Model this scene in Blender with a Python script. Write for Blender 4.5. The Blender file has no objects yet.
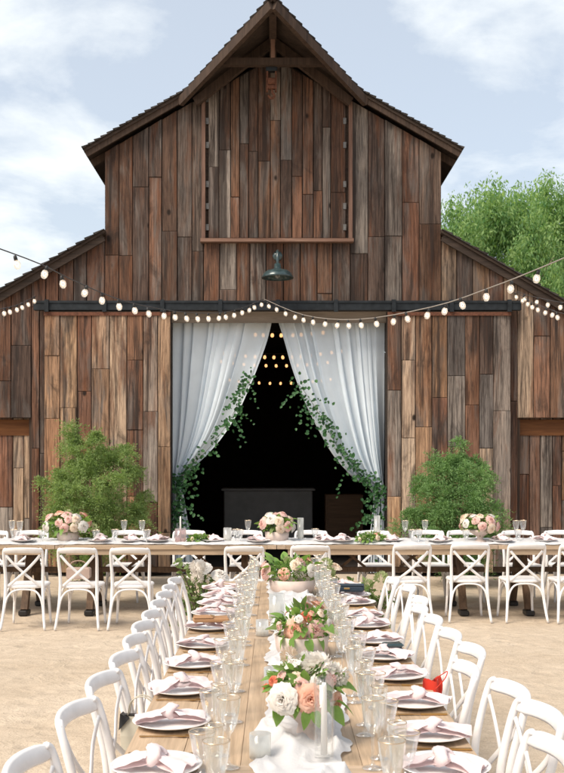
import bpy, math, random
from mathutils import Vector, Matrix, noise
R = math.radians
rnd = random.Random(7)
sc = bpy.context.scene
col = sc.collection

# ------------------------------------------------------------------ camera
CAM_H = 1.72
F = 1000.0                       # focal length in photo pixels (773 px tall)
cam_d = bpy.data.cameras.new('camera')
cam = bpy.data.objects.new('camera', cam_d); col.objects.link(cam)
cam.location = (0, 0, CAM_H); cam.rotation_euler = (R(90), 0, 0)
cam_d.sensor_fit = 'VERTICAL'; cam_d.sensor_height = 36.0; cam_d.lens = 36.0*F/773
cam_d.shift_y = (460-386.5)/773; cam_d.shift_x = (282-275)/773
cam_d.clip_end = 2000; cam_d.clip_start = 0.05
cam_d.dof.use_dof = True; cam_d.dof.focus_distance = 6.0; cam_d.dof.aperture_fstop = 10.0
sc.camera = cam

# ------------------------------------------------------------------ world, sun, exposure
SUN_EL, SUN_B = R(50), R(-38)    # veiled sun, high on the left and behind the camera
sun_dir = Vector((-math.cos(SUN_EL)*math.cos(SUN_B), math.cos(SUN_EL)*math.sin(SUN_B), math.sin(SUN_EL)))
w = bpy.data.worlds.new('World'); sc.world = w; w.use_nodes = True
nt = w.node_tree; nt.nodes.clear()
def N(nt, t, **kw):
    n = nt.nodes.new(t)
    for k, v in kw.items():
        if k in n.inputs: n.inputs[k].default_value = v
        else: setattr(n, k, v)
    return n
def Lk(nt, a, b): nt.links.new(a, b)
out = N(nt, 'ShaderNodeOutputWorld'); bg = N(nt, 'ShaderNodeBackground', Strength=0.071)
sky = N(nt, 'ShaderNodeTexSky', sky_type='NISHITA', sun_disc=False)
sky.sun_elevation = SUN_EL
sky.sun_rotation = math.atan2(sun_dir.x, sun_dir.y)
sky.air_density = 1.0; sky.dust_density = 3.2; sky.ozone_density = 0.5
tc = N(nt, 'ShaderNodeTexCoord')
sx = N(nt, 'ShaderNodeSeparateXYZ'); Lk(nt, tc.outputs['Generated'], sx.inputs[0])
zz = N(nt, 'ShaderNodeMath', operation='MAXIMUM'); Lk(nt, sx.outputs['Z'], zz.inputs[0]); zz.inputs[1].default_value = 0.0
za = N(nt, 'ShaderNodeMath', operation='ADD'); Lk(nt, zz.outputs[0], za.inputs[0]); za.inputs[1].default_value = 0.18
dv = N(nt, 'ShaderNodeVectorMath', operation='DIVIDE'); Lk(nt, tc.outputs['Generated'], dv.inputs[0])
cb = N(nt, 'ShaderNodeCombineXYZ')
for i in range(3): Lk(nt, za.outputs[0], cb.inputs[i])
Lk(nt, cb.outputs[0], dv.inputs[1])
mpn = N(nt, 'ShaderNodeMapping'); Lk(nt, dv.outputs[0], mpn.inputs['Vector'])
mpn.inputs['Location'].default_value = (3.1, 1.7, 0.0); mpn.inputs['Scale'].default_value = (1.0, 1.0, 0.4)
cn = N(nt, 'ShaderNodeTexNoise', Scale=2.5, Detail=9.0, Roughness=0.58, Distortion=0.25); Lk(nt, mpn.outputs[0], cn.inputs['Vector'])
cr = N(nt, 'ShaderNodeValToRGB'); Lk(nt, cn.outputs['Fac'], cr.inputs[0])
cr.color_ramp.elements[0].position = 0.46; cr.color_ramp.elements[1].position = 0.66
cr.color_ramp.elements[0].color = (0.42, 0.42, 0.42, 1); cr.color_ramp.elements[1].color = (0.95, 0.95, 0.95, 1)
mx = N(nt, 'ShaderNodeMixRGB'); Lk(nt, cr.outputs[0], mx.inputs[0]); Lk(nt, sky.outputs[0], mx.inputs[1])
mx.inputs[2].default_value = (5.75, 6.0, 6.05, 1)
Lk(nt, mx.outputs[0], bg.inputs['Color']); Lk(nt, bg.outputs[0], out.inputs['Surface'])
sd = bpy.data.lights.new('sun', 'SUN'); sd.energy = 1.5; sd.angle = R(28); sd.color = (1.0, 0.90, 0.76)
so = bpy.data.objects.new('sun', sd); col.objects.link(so)
so.rotation_euler = (-sun_dir).to_track_quat('-Z', 'Y').to_euler()
sc.view_settings.view_transform = 'Standard'; sc.view_settings.look = 'None'
sc.view_settings.exposure = 1.42; sc.view_settings.gamma = 1.0
sc.render.engine = 'CYCLES'
sc.cycles.max_bounces = 8; sc.cycles.diffuse_bounces = 4; sc.cycles.glossy_bounces = 4
sc.cycles.transmission_bounces = 6; sc.cycles.transparent_max_bounces = 40
sc.cycles.use_denoising = True
sc.cycles.sample_clamp_indirect = 6.0

# ------------------------------------------------------------------ helpers
def at(x, y, D): return Vector(((x-275)*D/F, D, CAM_H+(460-y)*D/F))
def wx(x): return (x-275)*0.015          # barn wall plane, 15 m away
def wz(y): return CAM_H+(460-y)*0.015

class MB:
    def __init__(s): s.v = []; s.f = []; s.m = []
    def add(s, vs, fs, mi=0):
        b = len(s.v); s.v += [tuple(p) for p in vs]; s.f += [tuple(i+b for i in f) for f in fs]; s.m += [mi]*len(fs); return s
    def box(s, x0, x1, y0, y1, z0, z1, mi=0, b=0.0):
        if b <= 0:
            vs = [(x, y, z) for z in (z0, z1) for y in (y0, y1) for x in (x0, x1)]
            return s.add(vs, [(0,2,3,1),(4,5,7,6),(0,1,5,4),(2,6,7,3),(0,4,6,2),(1,3,7,5)], mi)
        return s.prism([(x0+b,y0),(x1-b,y0),(x1,y0+b),(x1,y1-b),(x1-b,y1),(x0+b,y1),(x0,y1-b),(x0,y0+b)], z0, z1, mi, b)
    def prism(s, poly, z0, z1, mi=0, b=0.0):
        n = len(poly); cx = sum(p[0] for p in poly)/n; cy = sum(p[1] for p in poly)/n
        def ins(p):
            d = math.hypot(p[0]-cx, p[1]-cy) or 1; k = max(0, 1-b*1.2/d); return (cx+(p[0]-cx)*k, cy+(p[1]-cy)*k)
        rings = [(poly, z0), (poly, z1)] if b <= 0 else [([ins(p) for p in poly], z0), (poly, z0+b), (poly, z1-b), ([ins(p) for p in poly], z1)]
        vs = [(p[0], p[1], z) for pl, z in rings for p in pl]
        fs = [tuple(range(n-1, -1, -1)), tuple((len(rings)-1)*n+i for i in range(n))]
        for k in range(len(rings)-1):
            for i in range(n): j = (i+1) % n; fs.append((k*n+i, k*n+j, (k+1)*n+j, (k+1)*n+i))
        return s.add(vs, fs, mi)
    def beam(s, a, b, wd, ht, up=(0,0,1), mi=0):
        a = Vector(a); b = Vector(b); d = (b-a).normalized(); sd_ = d.cross(Vector(up)).normalized(); u = sd_.cross(d).normalized()
        vs = []
        for p in (a, b):
            for i, j in ((-1,-1),(1,-1),(1,1),(-1,1)): vs.append(p+sd_*(i*wd/2)+u*(j*ht/2))
        return s.add(vs, [(3,2,1,0),(4,5,6,7),(0,1,5,4),(1,2,6,5),(2,3,7,6),(3,0,4,7)], mi)
    def tube(s, pts, r, n=8, mi=0, smooth=3, flat=1.0, up=(0,0,1), cap=True):
        pts = [Vector(p) for p in pts]; rs = list(r) if isinstance(r, (list, tuple)) else [r]*len(pts)
        if smooth > 1 and len(pts) > 2:
            P = []; Q = []
            for i in range(len(pts)-1):
                p0 = pts[max(i-1,0)]; p1 = pts[i]; p2 = pts[i+1]; p3 = pts[min(i+2,len(pts)-1)]
                for k in range(smooth):
                    t = k/smooth
                    P.append(0.5*((2*p1)+(p2-p0)*t+(2*p0-5*p1+4*p2-p3)*t*t+(3*p1-p0-3*p2+p3)*t**3)); Q.append(rs[i]*(1-t)+rs[i+1]*t)
            P.append(pts[-1]); Q.append(rs[-1]); pts, rs = P, Q
        up = Vector(up); vs = []; prev = None
        for i, p in enumerate(pts):
            d = (pts[min(i+1,len(pts)-1)]-pts[max(i-1,0)]).normalized()
            ref = up if prev is None else prev
            if abs(d.dot(ref)) > 0.98: ref = Vector((1,0,0)) if abs(d.x) < 0.9 else Vector((0,1,0))
            a = d.cross(ref).normalized(); b = a.cross(d).normalized(); prev = b
            for k in range(n):
                t = 2*math.pi*k/n; vs.append(p+a*(math.cos(t)*rs[i])+b*(math.sin(t)*rs[i]*flat))
        m = len(pts); fs = []
        for i in range(m-1):
            for k in range(n): j = (k+1) % n; fs.append((i*n+k, i*n+j, (i+1)*n+j, (i+1)*n+k))
        if cap: fs += [tuple(range(n-1,-1,-1)), tuple((m-1)*n+k for k in range(n))]
        return s.add(vs, fs, mi)
    def lathe(s, prof, n=16, c=(0,0,0), mi=0, wob=None):
        vs = []; fs = []
        for r_, z in prof:
            for k in range(n):
                t = 2*math.pi*k/n; q = r_*(1+(wob(t) if wob else 0)); vs.append((c[0]+q*math.cos(t), c[1]+q*math.sin(t), c[2]+z))
        for i in range(len(prof)-1):
            for k in range(n): j = (k+1) % n; fs.append((i*n+k, i*n+j, (i+1)*n+j, (i+1)*n+k))
        return s.add(vs, fs, mi)
    def grid(s, fn, nu, nv, mi=0):
        vs = [fn(i/nu, j/nv) for j in range(nv+1) for i in range(nu+1)]
        fs = [(j*(nu+1)+i, j*(nu+1)+i+1, (j+1)*(nu+1)+i+1, (j+1)*(nu+1)+i) for j in range(nv) for i in range(nu)]
        return s.add(vs, fs, mi)
    def mesh(s, name, mats, smooth=False):
        me = bpy.data.meshes.new(name); me.from_pydata(s.v, [], s.f)
        for m in (mats if isinstance(mats, (list, tuple)) else [mats]): me.materials.append(m)
        if any(s.m): me.polygons.foreach_set('material_index', s.m)
        if smooth: me.polygons.foreach_set('use_smooth', [True]*len(me.polygons))
        me.update(); return me
    def build(s, name, mats, parent=None, smooth=False): return link(name, s.mesh(name, mats, smooth), parent)

def link(name, me, parent=None, loc=None, rot=None, scale=None):
    o = bpy.data.objects.new(name, me); col.objects.link(o); o.parent = parent
    if loc is not None: o.location = loc
    if rot is not None: o.rotation_euler = rot
    if scale is not None: o.scale = (scale,)*3 if isinstance(scale, (int, float)) else scale
    return o
def tag(o, label=None, cat=None, group=None, kind=None):
    if label: o['label'] = label
    if cat: o['category'] = cat
    if group: o['group'] = group
    if kind: o['kind'] = kind
    return o
def empty(name, loc=(0,0,0), rz=0.0, label=None, cat=None, group=None):
    o = bpy.data.objects.new(name, None); col.objects.link(o); o.empty_display_size = 0.1
    o.location = loc; o.rotation_euler = (0, 0, rz); return tag(o, label, cat, group)
def copy_tree(o, parent=None):
    c = o.copy(); col.objects.link(c); c.parent = parent
    for ch in list(o.children): copy_tree(ch, c)
    return c
ORD = ['nearest','second','third','fourth','fifth','sixth','seventh','eighth','ninth','tenth','eleventh','twelfth','thirteenth','fourteenth']
def nz(p, s=1.0): return noise.noise(Vector(p)*s)
def fbm(p, s=1.0, o=4): return noise.fractal(Vector(p)*s, 1.0, 2.0, o)

# ------------------------------------------------------------------ materials
def mat(name):
    m = bpy.data.materials.new(name); m.use_nodes = True; t = m.node_tree; t.nodes.clear()
    o = N(t, 'ShaderNodeOutputMaterial'); return m, t, o
def ramp(t, fac, stops):
    r = N(t, 'ShaderNodeValToRGB'); Lk(t, fac, r.inputs[0]); e = r.color_ramp.elements
    while len(e) < len(stops): e.new(0.5)
    for i, (p, c) in enumerate(stops): e[i].position = p; e[i].color = (*c, 1) if len(c) == 3 else c
    return r.outputs[0]
def mixc(t, fac, a, b, mode='MIX'):
    m = N(t, 'ShaderNodeMixRGB', blend_type=mode)
    for k, v in zip((0,1,2), (fac, a, b)):
        if hasattr(v, 'is_output'): Lk(t, v, m.inputs[k])
        elif isinstance(v, (int, float)): m.inputs[k].default_value = v
        else: m.inputs[k].default_value = (*v, 1)
    return m.outputs[0]
def bump(t, h, strength=0.3, dist=0.01, normal=None):
    b = N(t, 'ShaderNodeBump', Strength=strength, Distance=dist); Lk(t, h, b.inputs['Height'])
    if normal: Lk(t, normal, b.inputs['Normal'])
    return b.outputs[0]
def coords(t, scale=(1,1,1), rand=0.0):
    c = N(t, 'ShaderNodeTexCoord'); v = c.outputs['Object']
    if rand:
        oi = N(t, 'ShaderNodeObjectInfo'); mu = N(t, 'ShaderNodeMath', operation='MULTIPLY'); Lk(t, oi.outputs['Random'], mu.inputs[0]); mu.inputs[1].default_value = rand
        ad = N(t, 'ShaderNodeVectorMath', operation='ADD'); Lk(t, v, ad.inputs[0]); Lk(t, mu.outputs[0], ad.inputs[1]); v = ad.outputs[0]
    mp = N(t, 'ShaderNodeMapping'); Lk(t, v, mp.inputs['Vector']); mp.inputs['Scale'].default_value = scale; return mp.outputs[0]
def nse(t, v, scale, detail=4.0, rough=0.55, dist=0.0):
    n = N(t, 'ShaderNodeTexNoise', Scale=scale, Detail=detail, Roughness=rough, Distortion=dist); Lk(t, v, n.inputs['Vector']); return n.outputs['Fac']
def simple(name, c, rough=0.6, metal=0.0, var=0.12, vscale=6.0, bmp=0.0, bscale=60.0, spec=0.4, coat=0.0):
    m, t, o = mat(name); p = N(t, 'ShaderNodeBsdfPrincipled', Roughness=rough, Metallic=metal)
    p.inputs['Specular IOR Level'].default_value = spec; p.inputs['Coat Weight'].default_value = coat
    v = coords(t, (1,1,1), 9.0); f = nse(t, v, vscale)
    cc = ramp(t, f, [(0.3, tuple(x*(1-var) for x in c)), (0.7, tuple(min(1, x*(1+var)) for x in c))])
    Lk(t, cc, p.inputs['Base Color'])
    if bmp: Lk(t, bump(t, nse(t, v, bscale), bmp, 0.004), p.inputs['Normal'])
    Lk(t, p.outputs[0], o.inputs[0]); return m

def wood_barn(name):
    """weathered vertical boards; base colour comes from each board's own object colour"""
    m, t, o = mat(name); p = N(t, 'ShaderNodeBsdfPrincipled', Roughness=0.86); p.inputs['Specular IOR Level'].default_value = 0.2
    oi = N(t, 'ShaderNodeObjectInfo')
    vg = coords(t, (46, 46, 1.5), 37.0); vb = coords(t, (3.5, 3.5, 0.75), 37.0); vf = coords(t, (170, 170, 4.5), 37.0)
    g = nse(t, vg, 1.0, 7, 0.65, 0.35); g2 = nse(t, vf, 1.0, 4, 0.65, 0.3); big = nse(t, vb, 1.0, 6, 0.65, 0.8)
    c = mixc(t, 1.0, oi.outputs['Color'], ramp(t, g, [(0.32, (0.40,0.37,0.36)), (0.47, (0.95,0.93,0.92)), (0.66, (1.5,1.46,1.42))]), 'MULTIPLY')
    c = mixc(t, 0.9, c, ramp(t, g2, [(0.35, (0.42,0.40,0.40)), (0.49, (1.0,1.0,1.0)), (0.66, (1.25,1.24,1.22))]), 'MULTIPLY')
    grey = ramp(t, g, [(0.3, (0.06,0.055,0.053)), (0.7, (0.21,0.19,0.175))])
    c = mixc(t, ramp(t, big, [(0.50, (0,0,0)), (0.64, (0.7,0.7,0.7))]), c, grey)
    # rusty red stain and dark runs
    vs2 = coords(t, (5, 5, 0.6), 11.0); st = nse(t, vs2, 1.0, 5, 0.65, 0.6)
    c = mixc(t, ramp(t, st, [(0.52, (0,0,0)), (0.66, (0.65,0.65,0.65))]), c, (0.14, 0.055, 0.026))
    vs3 = coords(t, (12, 12, 0.9), 23.0); dk = nse(t, vs3, 1.0, 6, 0.68, 0.5)
    c = mixc(t, ramp(t, dk, [(0.52, (0,0,0)), (0.63, (0.7,0.7,0.7))]), c, (0.03, 0.022, 0.019))
    vs4 = coords(t, (2.5, 2.5, 1.1), 53.0); d4 = nse(t, vs4, 1.0, 6, 0.7, 1.0)
    c = mixc(t, ramp(t, d4, [(0.56, (0,0,0)), (0.70, (0.75,0.75,0.75))]), c, (0.03, 0.022, 0.019))
    # weathering that runs across neighbouring boards
    vw = coords(t, (0.9, 0.9, 0.33)); ww = nse(t, vw, 1.0, 6, 0.62, 0.6)
    c = mixc(t, 0.9, c, ramp(t, ww, [(0.33, (0.42,0.40,0.40)), (0.5, (0.95,0.94,0.93)), (0.68, (1.38,1.34,1.30))]), 'MULTIPLY')
    vw2 = coords(t, (7, 7, 0.22)); w2 = nse(t, vw2, 1.0, 6, 0.7, 0.4)
    c = mixc(t, ramp(t, w2, [(0.53, (0,0,0)), (0.62, (0.8,0.8,0.8))]), c, (0.026, 0.019, 0.017))
    # knots
    vk = coords(t, (2.6, 2.6, 1.6), 37.0); vo = N(t, 'ShaderNodeTexVoronoi', Scale=1.0); Lk(t, vk, vo.inputs['Vector'])
    kn = ramp(t, vo.outputs['Distance'], [(0.055, (0.95,0.95,0.95)), (0.10, (0,0,0))])
    c = mixc(t, kn, c, (0.016, 0.011, 0.009))
    Lk(t, c, p.inputs['Base Color'])
    Lk(t, bump(t, g2, 0.35, 0.003, bump(t, g, 0.5, 0.006)), p.inputs['Normal'])
    Lk(t, p.outputs[0], o.inputs[0]); return m
def wood_plain(name, a, b, axis='x', rough=0.6, fine=1.0):
    m, t, o = mat(name); p = N(t, 'ShaderNodeBsdfPrincipled', Roughness=rough); p.inputs['Specular IOR Level'].default_value = 0.3
    s = {'x': (1.2, 22, 22), 'y': (22, 1.2, 22), 'z': (22, 22, 1.2)}[axis]
    s2 = {'x': (5, 110, 110), 'y': (110, 5, 110), 'z': (110, 110, 5)}[axis]
    g = nse(t, coords(t, s, 41.0), fine, 6, 0.62, 1.0); g2 = nse(t, coords(t, s2, 41.0), 1.0, 3, 0.6, 0.3)
    oi = N(t, 'ShaderNodeObjectInfo')
    c = ramp(t, g, [(0.3, a), (0.7, b)]); c = mixc(t, 0.6, c, ramp(t, g2, [(0.3, (0.7,0.7,0.7)), (0.65, (1.06,1.06,1.06))]), 'MULTIPLY')
    c = mixc(t, 1.0, c, ramp(t, oi.outputs['Random'], [(0.0, (0.84,0.84,0.84)), (1.0, (1.08,1.06,1.03))]), 'MULTIPLY')
    Lk(t, c, p.inputs['Base Color']); Lk(t, bump(t, g2, 0.25, 0.002), p.inputs['Normal']); Lk(t, p.outputs[0], o.inputs[0]); return m
def foliage(name, a, b, trans=0.35, rough=0.5):
    m, t, o = mat(name); g = N(t, 'ShaderNodeNewGeometry')
    v = coords(t, (1,1,1)); big = nse(t, v, 2.2, 3)
    f = N(t, 'ShaderNodeMath', operation='ADD'); Lk(t, g.outputs['Random Per Island'], f.inputs[0]); Lk(t, big, f.inputs[1])
    h = N(t, 'ShaderNodeMath', operation='MULTIPLY'); Lk(t, f.outputs[0], h.inputs[0]); h.inputs[1].default_value = 0.5
    c = ramp(t, h.outputs[0], [(0.2, a), (0.8, b)])
    p = N(t, 'ShaderNodeBsdfPrincipled', Roughness=rough); p.inputs['Specular IOR Level'].default_value = 0.3; Lk(t, c, p.inputs['Base Color'])
    tr = N(t, 'ShaderNodeBsdfTranslucent'); Lk(t, mixc(t, 1.0, c, (1.3, 1.35, 0.7), 'MULTIPLY'), tr.inputs['Color'])
    mx = N(t, 'ShaderNodeMixShader'); mx.inputs[0].default_value = trans; Lk(t, p.outputs[0], mx.inputs[1]); Lk(t, tr.outputs[0], mx.inputs[2])
    Lk(t, mx.outputs[0], o.inputs[0]); return m
def petal(name, a, b, trans=0.3):
    m, t, o = mat(name); v = coords(t, (1,1,1), 5.0)
    g = N(t, 'ShaderNodeNewGeometry'); n1 = nse(t, v, 18, 3)
    f = N(t, 'ShaderNodeMath', operation='ADD'); Lk(t, g.outputs['Random Per Island'], f.inputs[0]); Lk(t, n1, f.inputs[1])
    h = N(t, 'ShaderNodeMath', operation='MULTIPLY'); Lk(t, f.outputs[0], h.inputs[0]); h.inputs[1].default_value = 0.5
    c = ramp(t, h.outputs[0], [(0.25, a), (0.75, b)])
    p = N(t, 'ShaderNodeBsdfPrincipled', Roughness=0.6); Lk(t, c, p.inputs['Base Color']); p.inputs['Specular IOR Level'].default_value = 0.25
    tr = N(t, 'ShaderNodeBsdfTranslucent'); Lk(t, c, tr.inputs['Color'])
    mx = N(t, 'ShaderNodeMixShader'); mx.inputs[0].default_value = trans; Lk(t, p.outputs[0], mx.inputs[1]); Lk(t, tr.outputs[0], mx.inputs[2])
    Lk(t, mx.outputs[0], o.inputs[0]); return m
def cloth(name, c, trans=0.25, clear=0.0, weave=900.0, rough=0.85, wr=0.0):
    m, t, o = mat(name); v = coords(t, (1,1,1), 3.0)
    cc = ramp(t, nse(t, v, 5.0, 4), [(0.3, tuple(x*0.93 for x in c)), (0.7, c)])
    p = N(t, 'ShaderNodeBsdfPrincipled', Roughness=rough); p.inputs['Specular IOR Level'].default_value = 0.15; p.inputs['Sheen Weight'].default_value = 0.2
    Lk(t, cc, p.inputs['Base Color'])
    nb = nse(t, v, weave, 2)
    b_ = bump(t, nb, 0.12, 0.001)
    if wr: b_ = bump(t, nse(t, v, 38.0, 5, 0.6, 1.2), wr, 0.006, b_)
    Lk(t, b_, p.inputs['Normal'])
    tr = N(t, 'ShaderNodeBsdfTranslucent'); Lk(t, cc, tr.inputs['Color'])
    mx = N(t, 'ShaderNodeMixShader'); mx.inputs[0].default_value = trans; Lk(t, p.outputs[0], mx.inputs[1]); Lk(t, tr.outputs[0], mx.inputs[2])
    res = mx.outputs[0]
    if clear:
        tp = N(t, 'ShaderNodeBsdfTransparent'); m2 = N(t, 'ShaderNodeMixShader'); m2.inputs[0].default_value = clear
        Lk(t, res, m2.inputs[1]); Lk(t, tp.outputs[0], m2.inputs[2]); res = m2.outputs[0]
    Lk(t, res, o.inputs[0]); return m
def glass(name, tint=(0.965,0.97,0.965), thin=False, frost=0.0):
    m, t, o = mat(name)
    lw = N(t, 'ShaderNodeLayerWeight', Blend=0.32); tp = N(t, 'ShaderNodeBsdfTransparent', Color=(*tint, 1))
    gl = N(t, 'ShaderNodeBsdfGlossy', Roughness=0.04, Color=(1,1,1,1))
    v = coords(t, (1,1,1), 3.0); Lk(t, bump(t, nse(t, v, 55, 2), 0.25, 0.003), gl.inputs['Normal'])
    mx = N(t, 'ShaderNodeMixShader'); r = ramp(t, lw.outputs['Facing'], [(0.0, (0.03,)*3), (0.6, (0.12,)*3), (1.0, (0.75,)*3)] if thin else [(0.0, (0.09,)*3), (0.5, (0.23,)*3), (1.0, (0.9,)*3)])
    Lk(t, r, mx.inputs[0]); Lk(t, tp.outputs[0], mx.inputs[1]); Lk(t, gl.outputs[0], mx.inputs[2]); res = mx.outputs[0]
    if frost:
        df = N(t, 'ShaderNodeBsdfTranslucent', Color=(0.93,0.93,0.91,1)); m2 = N(t, 'ShaderNodeMixShader'); m2.inputs[0].default_value = frost
        Lk(t, res, m2.inputs[1]); Lk(t, df.outputs[0], m2.inputs[2]); res = m2.outputs[0]
    Lk(t, res, o.inputs[0]); return m
def emit(name, c, s):
    m, t, o = mat(name); e = N(t, 'ShaderNodeEmission', Strength=s, Color=(*c, 1)); Lk(t, e.outputs[0], o.inputs[0]); return m

WB = wood_barn('barn_board'); 
WDARK = wood_plain('dark_timber', (0.028,0.02,0.016), (0.075,0.052,0.04), 'x', 0.85)
WBEAM = wood_plain('brown_timber', (0.032,0.021,0.016), (0.085,0.055,0.04), 'z', 0.85)
WSHING = wood_plain('old_shingle', (0.02,0.018,0.018), (0.065,0.056,0.052), 'y', 0.9)
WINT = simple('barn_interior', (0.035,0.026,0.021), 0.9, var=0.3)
IRON = simple('black_iron', (0.022,0.026,0.03), 0.55, 0.6, 0.3, 12, 0.2, 90)
RUST = simple('rusty_iron', (0.13,0.052,0.03), 0.8, 0.3, 0.4, 30, 0.4, 120)
STEEL = simple('galvanised_strap', (0.17,0.16,0.15), 0.55, 0.7, 0.25, 30)
ENAMEL = simple('dark_green_enamel', (0.03,0.055,0.06), 0.3, 0.1, 0.35, 14, coat=0.5)
CHAIRW = simple('white_chair_paint', (0.80,0.775,0.765), 0.42, var=0.06, vscale=14, bmp=0.05, bscale=40, coat=0.15)
TABX = wood_plain('table_wood_across', (0.37,0.265,0.175), (0.54,0.40,0.275), 'x', 0.55)
TABY = wood_plain('table_wood_along', (0.36,0.27,0.19), (0.54,0.41,0.30), 'y', 0.5)
TLEG = wood_plain('table_leg_wood', (0.06,0.036,0.022), (0.15,0.092,0.055), 'z', 0.65)
GAUZE = cloth('white_gauze', (0.78,0.775,0.785), 0.3, 0.0, 700, wr=0.6)
SHEER = cloth('sheer_curtain', (0.85,0.93,1.0), 0.10, 0.20, 900)  # bluish cast of the shade is mixed into the white cloth colour
PINK = cloth('blush_napkin', (0.84,0.69,0.685), 0.15, 0.0, 800, wr=0.2)
CERAM = simple('white_ceramic', (0.82,0.795,0.785), 0.22, var=0.02, coat=0.3)
BLUSHC = simple('blush_ceramic', (0.62,0.50,0.44), 0.6, var=0.08, vscale=20, bmp=0.1)
GOLD = simple('gold_flatware', (0.60,0.40,0.17), 0.3, 1.0, 0.1)
GOLDR = simple('gold_rim', (0.80,0.62,0.44), 0.28, 1.0, 0.06)
GLASS = glass('clear_glass', frost=0.035); GLASSC = glass('thin_clear_glass', (0.985,0.985,0.98), thin=True); GLASSF = glass('frosted_glass', frost=0.45); GLASSW = glass('water_glass', (0.95,0.96,0.965), frost=0.06)
PGLASS = glass('pink_glass', (0.92,0.80,0.79), frost=0.15)
WAX = simple('white_wax', (0.84,0.81,0.77), 0.5, var=0.03)
PWAX = simple('pale_pink_wax', (0.84,0.68,0.64), 0.5, var=0.03)
LEAFA = foliage('rose_leaf', (0.08,0.18,0.04), (0.27,0.42,0.11))
LEAFB = foliage('pale_leaf', (0.10,0.16,0.055), (0.24,0.31,0.12))
IVY = foliage('ivy_leaf', (0.014,0.06,0.022), (0.055,0.15,0.045), 0.15)
SHRUBM = foliage('shrub_leaf', (0.135,0.21,0.072), (0.33,0.44,0.165), 0.4)
SHRUBD = foliage('shrub_leaf_deep', (0.10,0.20,0.07), (0.26,0.41,0.165), 0.4)
TREEM = foliage('pepper_leaf', (0.10,0.23,0.09), (0.36,0.50,0.20), 0.45)
BARK = simple('bark', (0.09,0.065,0.048), 0.9, var=0.35, vscale=14, bmp=0.5, bscale=30)
PW = petal('white_petal', (0.78,0.72,0.66), (0.88,0.85,0.80)); PC = petal('cream_petal', (0.80,0.62,0.46), (0.88,0.78,0.66))
PP = petal('peach_petal', (0.80,0.40,0.27), (0.90,0.62,0.49)); PB = petal('blush_petal', (0.80,0.47,0.41), (0.88,0.68,0.62)); PR = petal('coral_petal', (0.66,0.14,0.075), (0.80,0.30,0.18))
PG = petal('green_bloom', (0.33,0.40,0.17), (0.52,0.56,0.30))
BULB = glass('bulb_glass', (0.97,0.95,0.92), frost=0.42); FILAM = emit('bulb_filament', (1.0,0.74,0.5), 2.2); BULBIN = emit('warm_bulb', (1.0,0.50,0.20), 0.62)
BLACKP = simple('black_socket', (0.02,0.02,0.02), 0.5); WIREM = simple('pale_cable', (0.28,0.25,0.22), 0.6); WIRED = simple('dark_cable', (0.05,0.045,0.045), 0.6)
CREAMB = simple('cream_canvas', (0.50,0.46,0.37), 0.8, var=0.06, bmp=0.1, bscale=300); BLACKL = simple('black_leather', (0.015,0.014,0.014), 0.4)
TANL = simple('tan_leather', (0.38,0.205,0.10), 0.5, var=0.15); NAVY = simple('navy_leather', (0.02,0.035,0.055), 0.45); REDC = cloth('red_fabric', (0.62,0.045,0.025), 0.1)
PAPER = simple('white_card', (0.8,0.78,0.75), 0.8, var=0.02); GREYC = simple('grey_panel', (0.22,0.21,0.205), 0.7, var=0.1); BROWNC = wood_plain('brown_cabinet', (0.12,0.065,0.035), (0.20,0.11,0.06), 'x')

def sand():
    m, t, o = mat('sand'); p = N(t, 'ShaderNodeBsdfPrincipled', Roughness=0.95); p.inputs['Specular IOR Level'].default_value = 0.1
    v = coords(t, (1,1,1)); a = nse(t, v, 0.55, 6, 0.6, 0.4); b = nse(t, v, 7.0, 6, 0.65, 0.5); c_ = nse(t, v, 90.0, 3, 0.7)
    c = ramp(t, a, [(0.3, (0.49,0.395,0.295)), (0.7, (0.60,0.505,0.40))])
    c = mixc(t, 0.7, c, ramp(t, b, [(0.3, (0.80,0.79,0.78)), (0.7, (1.12,1.11,1.10))]), 'MULTIPLY')
    c = mixc(t, 0.7, c, ramp(t, c_, [(0.34, (0.72,0.70,0.68)), (0.58, (1.05,1.05,1.05))]), 'MULTIPLY')
    pb = N(t, 'ShaderNodeTexVoronoi', Scale=26.0); Lk(t, v, pb.inputs['Vector'])
    c = mixc(t, ramp(t, pb.outputs['Distance'], [(0.10, (0.5,0.5,0.5)), (0.17, (0,0,0))]), c, (0.30, 0.25, 0.20))
    Lk(t, c, p.inputs['Base Color'])
    fv = N(t, 'ShaderNodeTexVoronoi', Scale=3.4); Lk(t, v, fv.inputs['Vector']); fv.inputs['Randomness'].default_value = 1.0
    pit = ramp(t, fv.outputs['Distance'], [(0.05, (0.0,)*3), (0.30, (1.0,)*3)])
    foot = mixc(t, 0.35, nse(t, v, 3.1, 5, 0.6, 1.2), pit)
    Lk(t, bump(t, c_, 0.6, 0.010, bump(t, foot, 0.8, 0.06, bump(t, b, 0.5, 0.03))), p.inputs['Normal'])
    Lk(t, p.outputs[0], o.inputs[0]); return m
SAND = sand()

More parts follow.
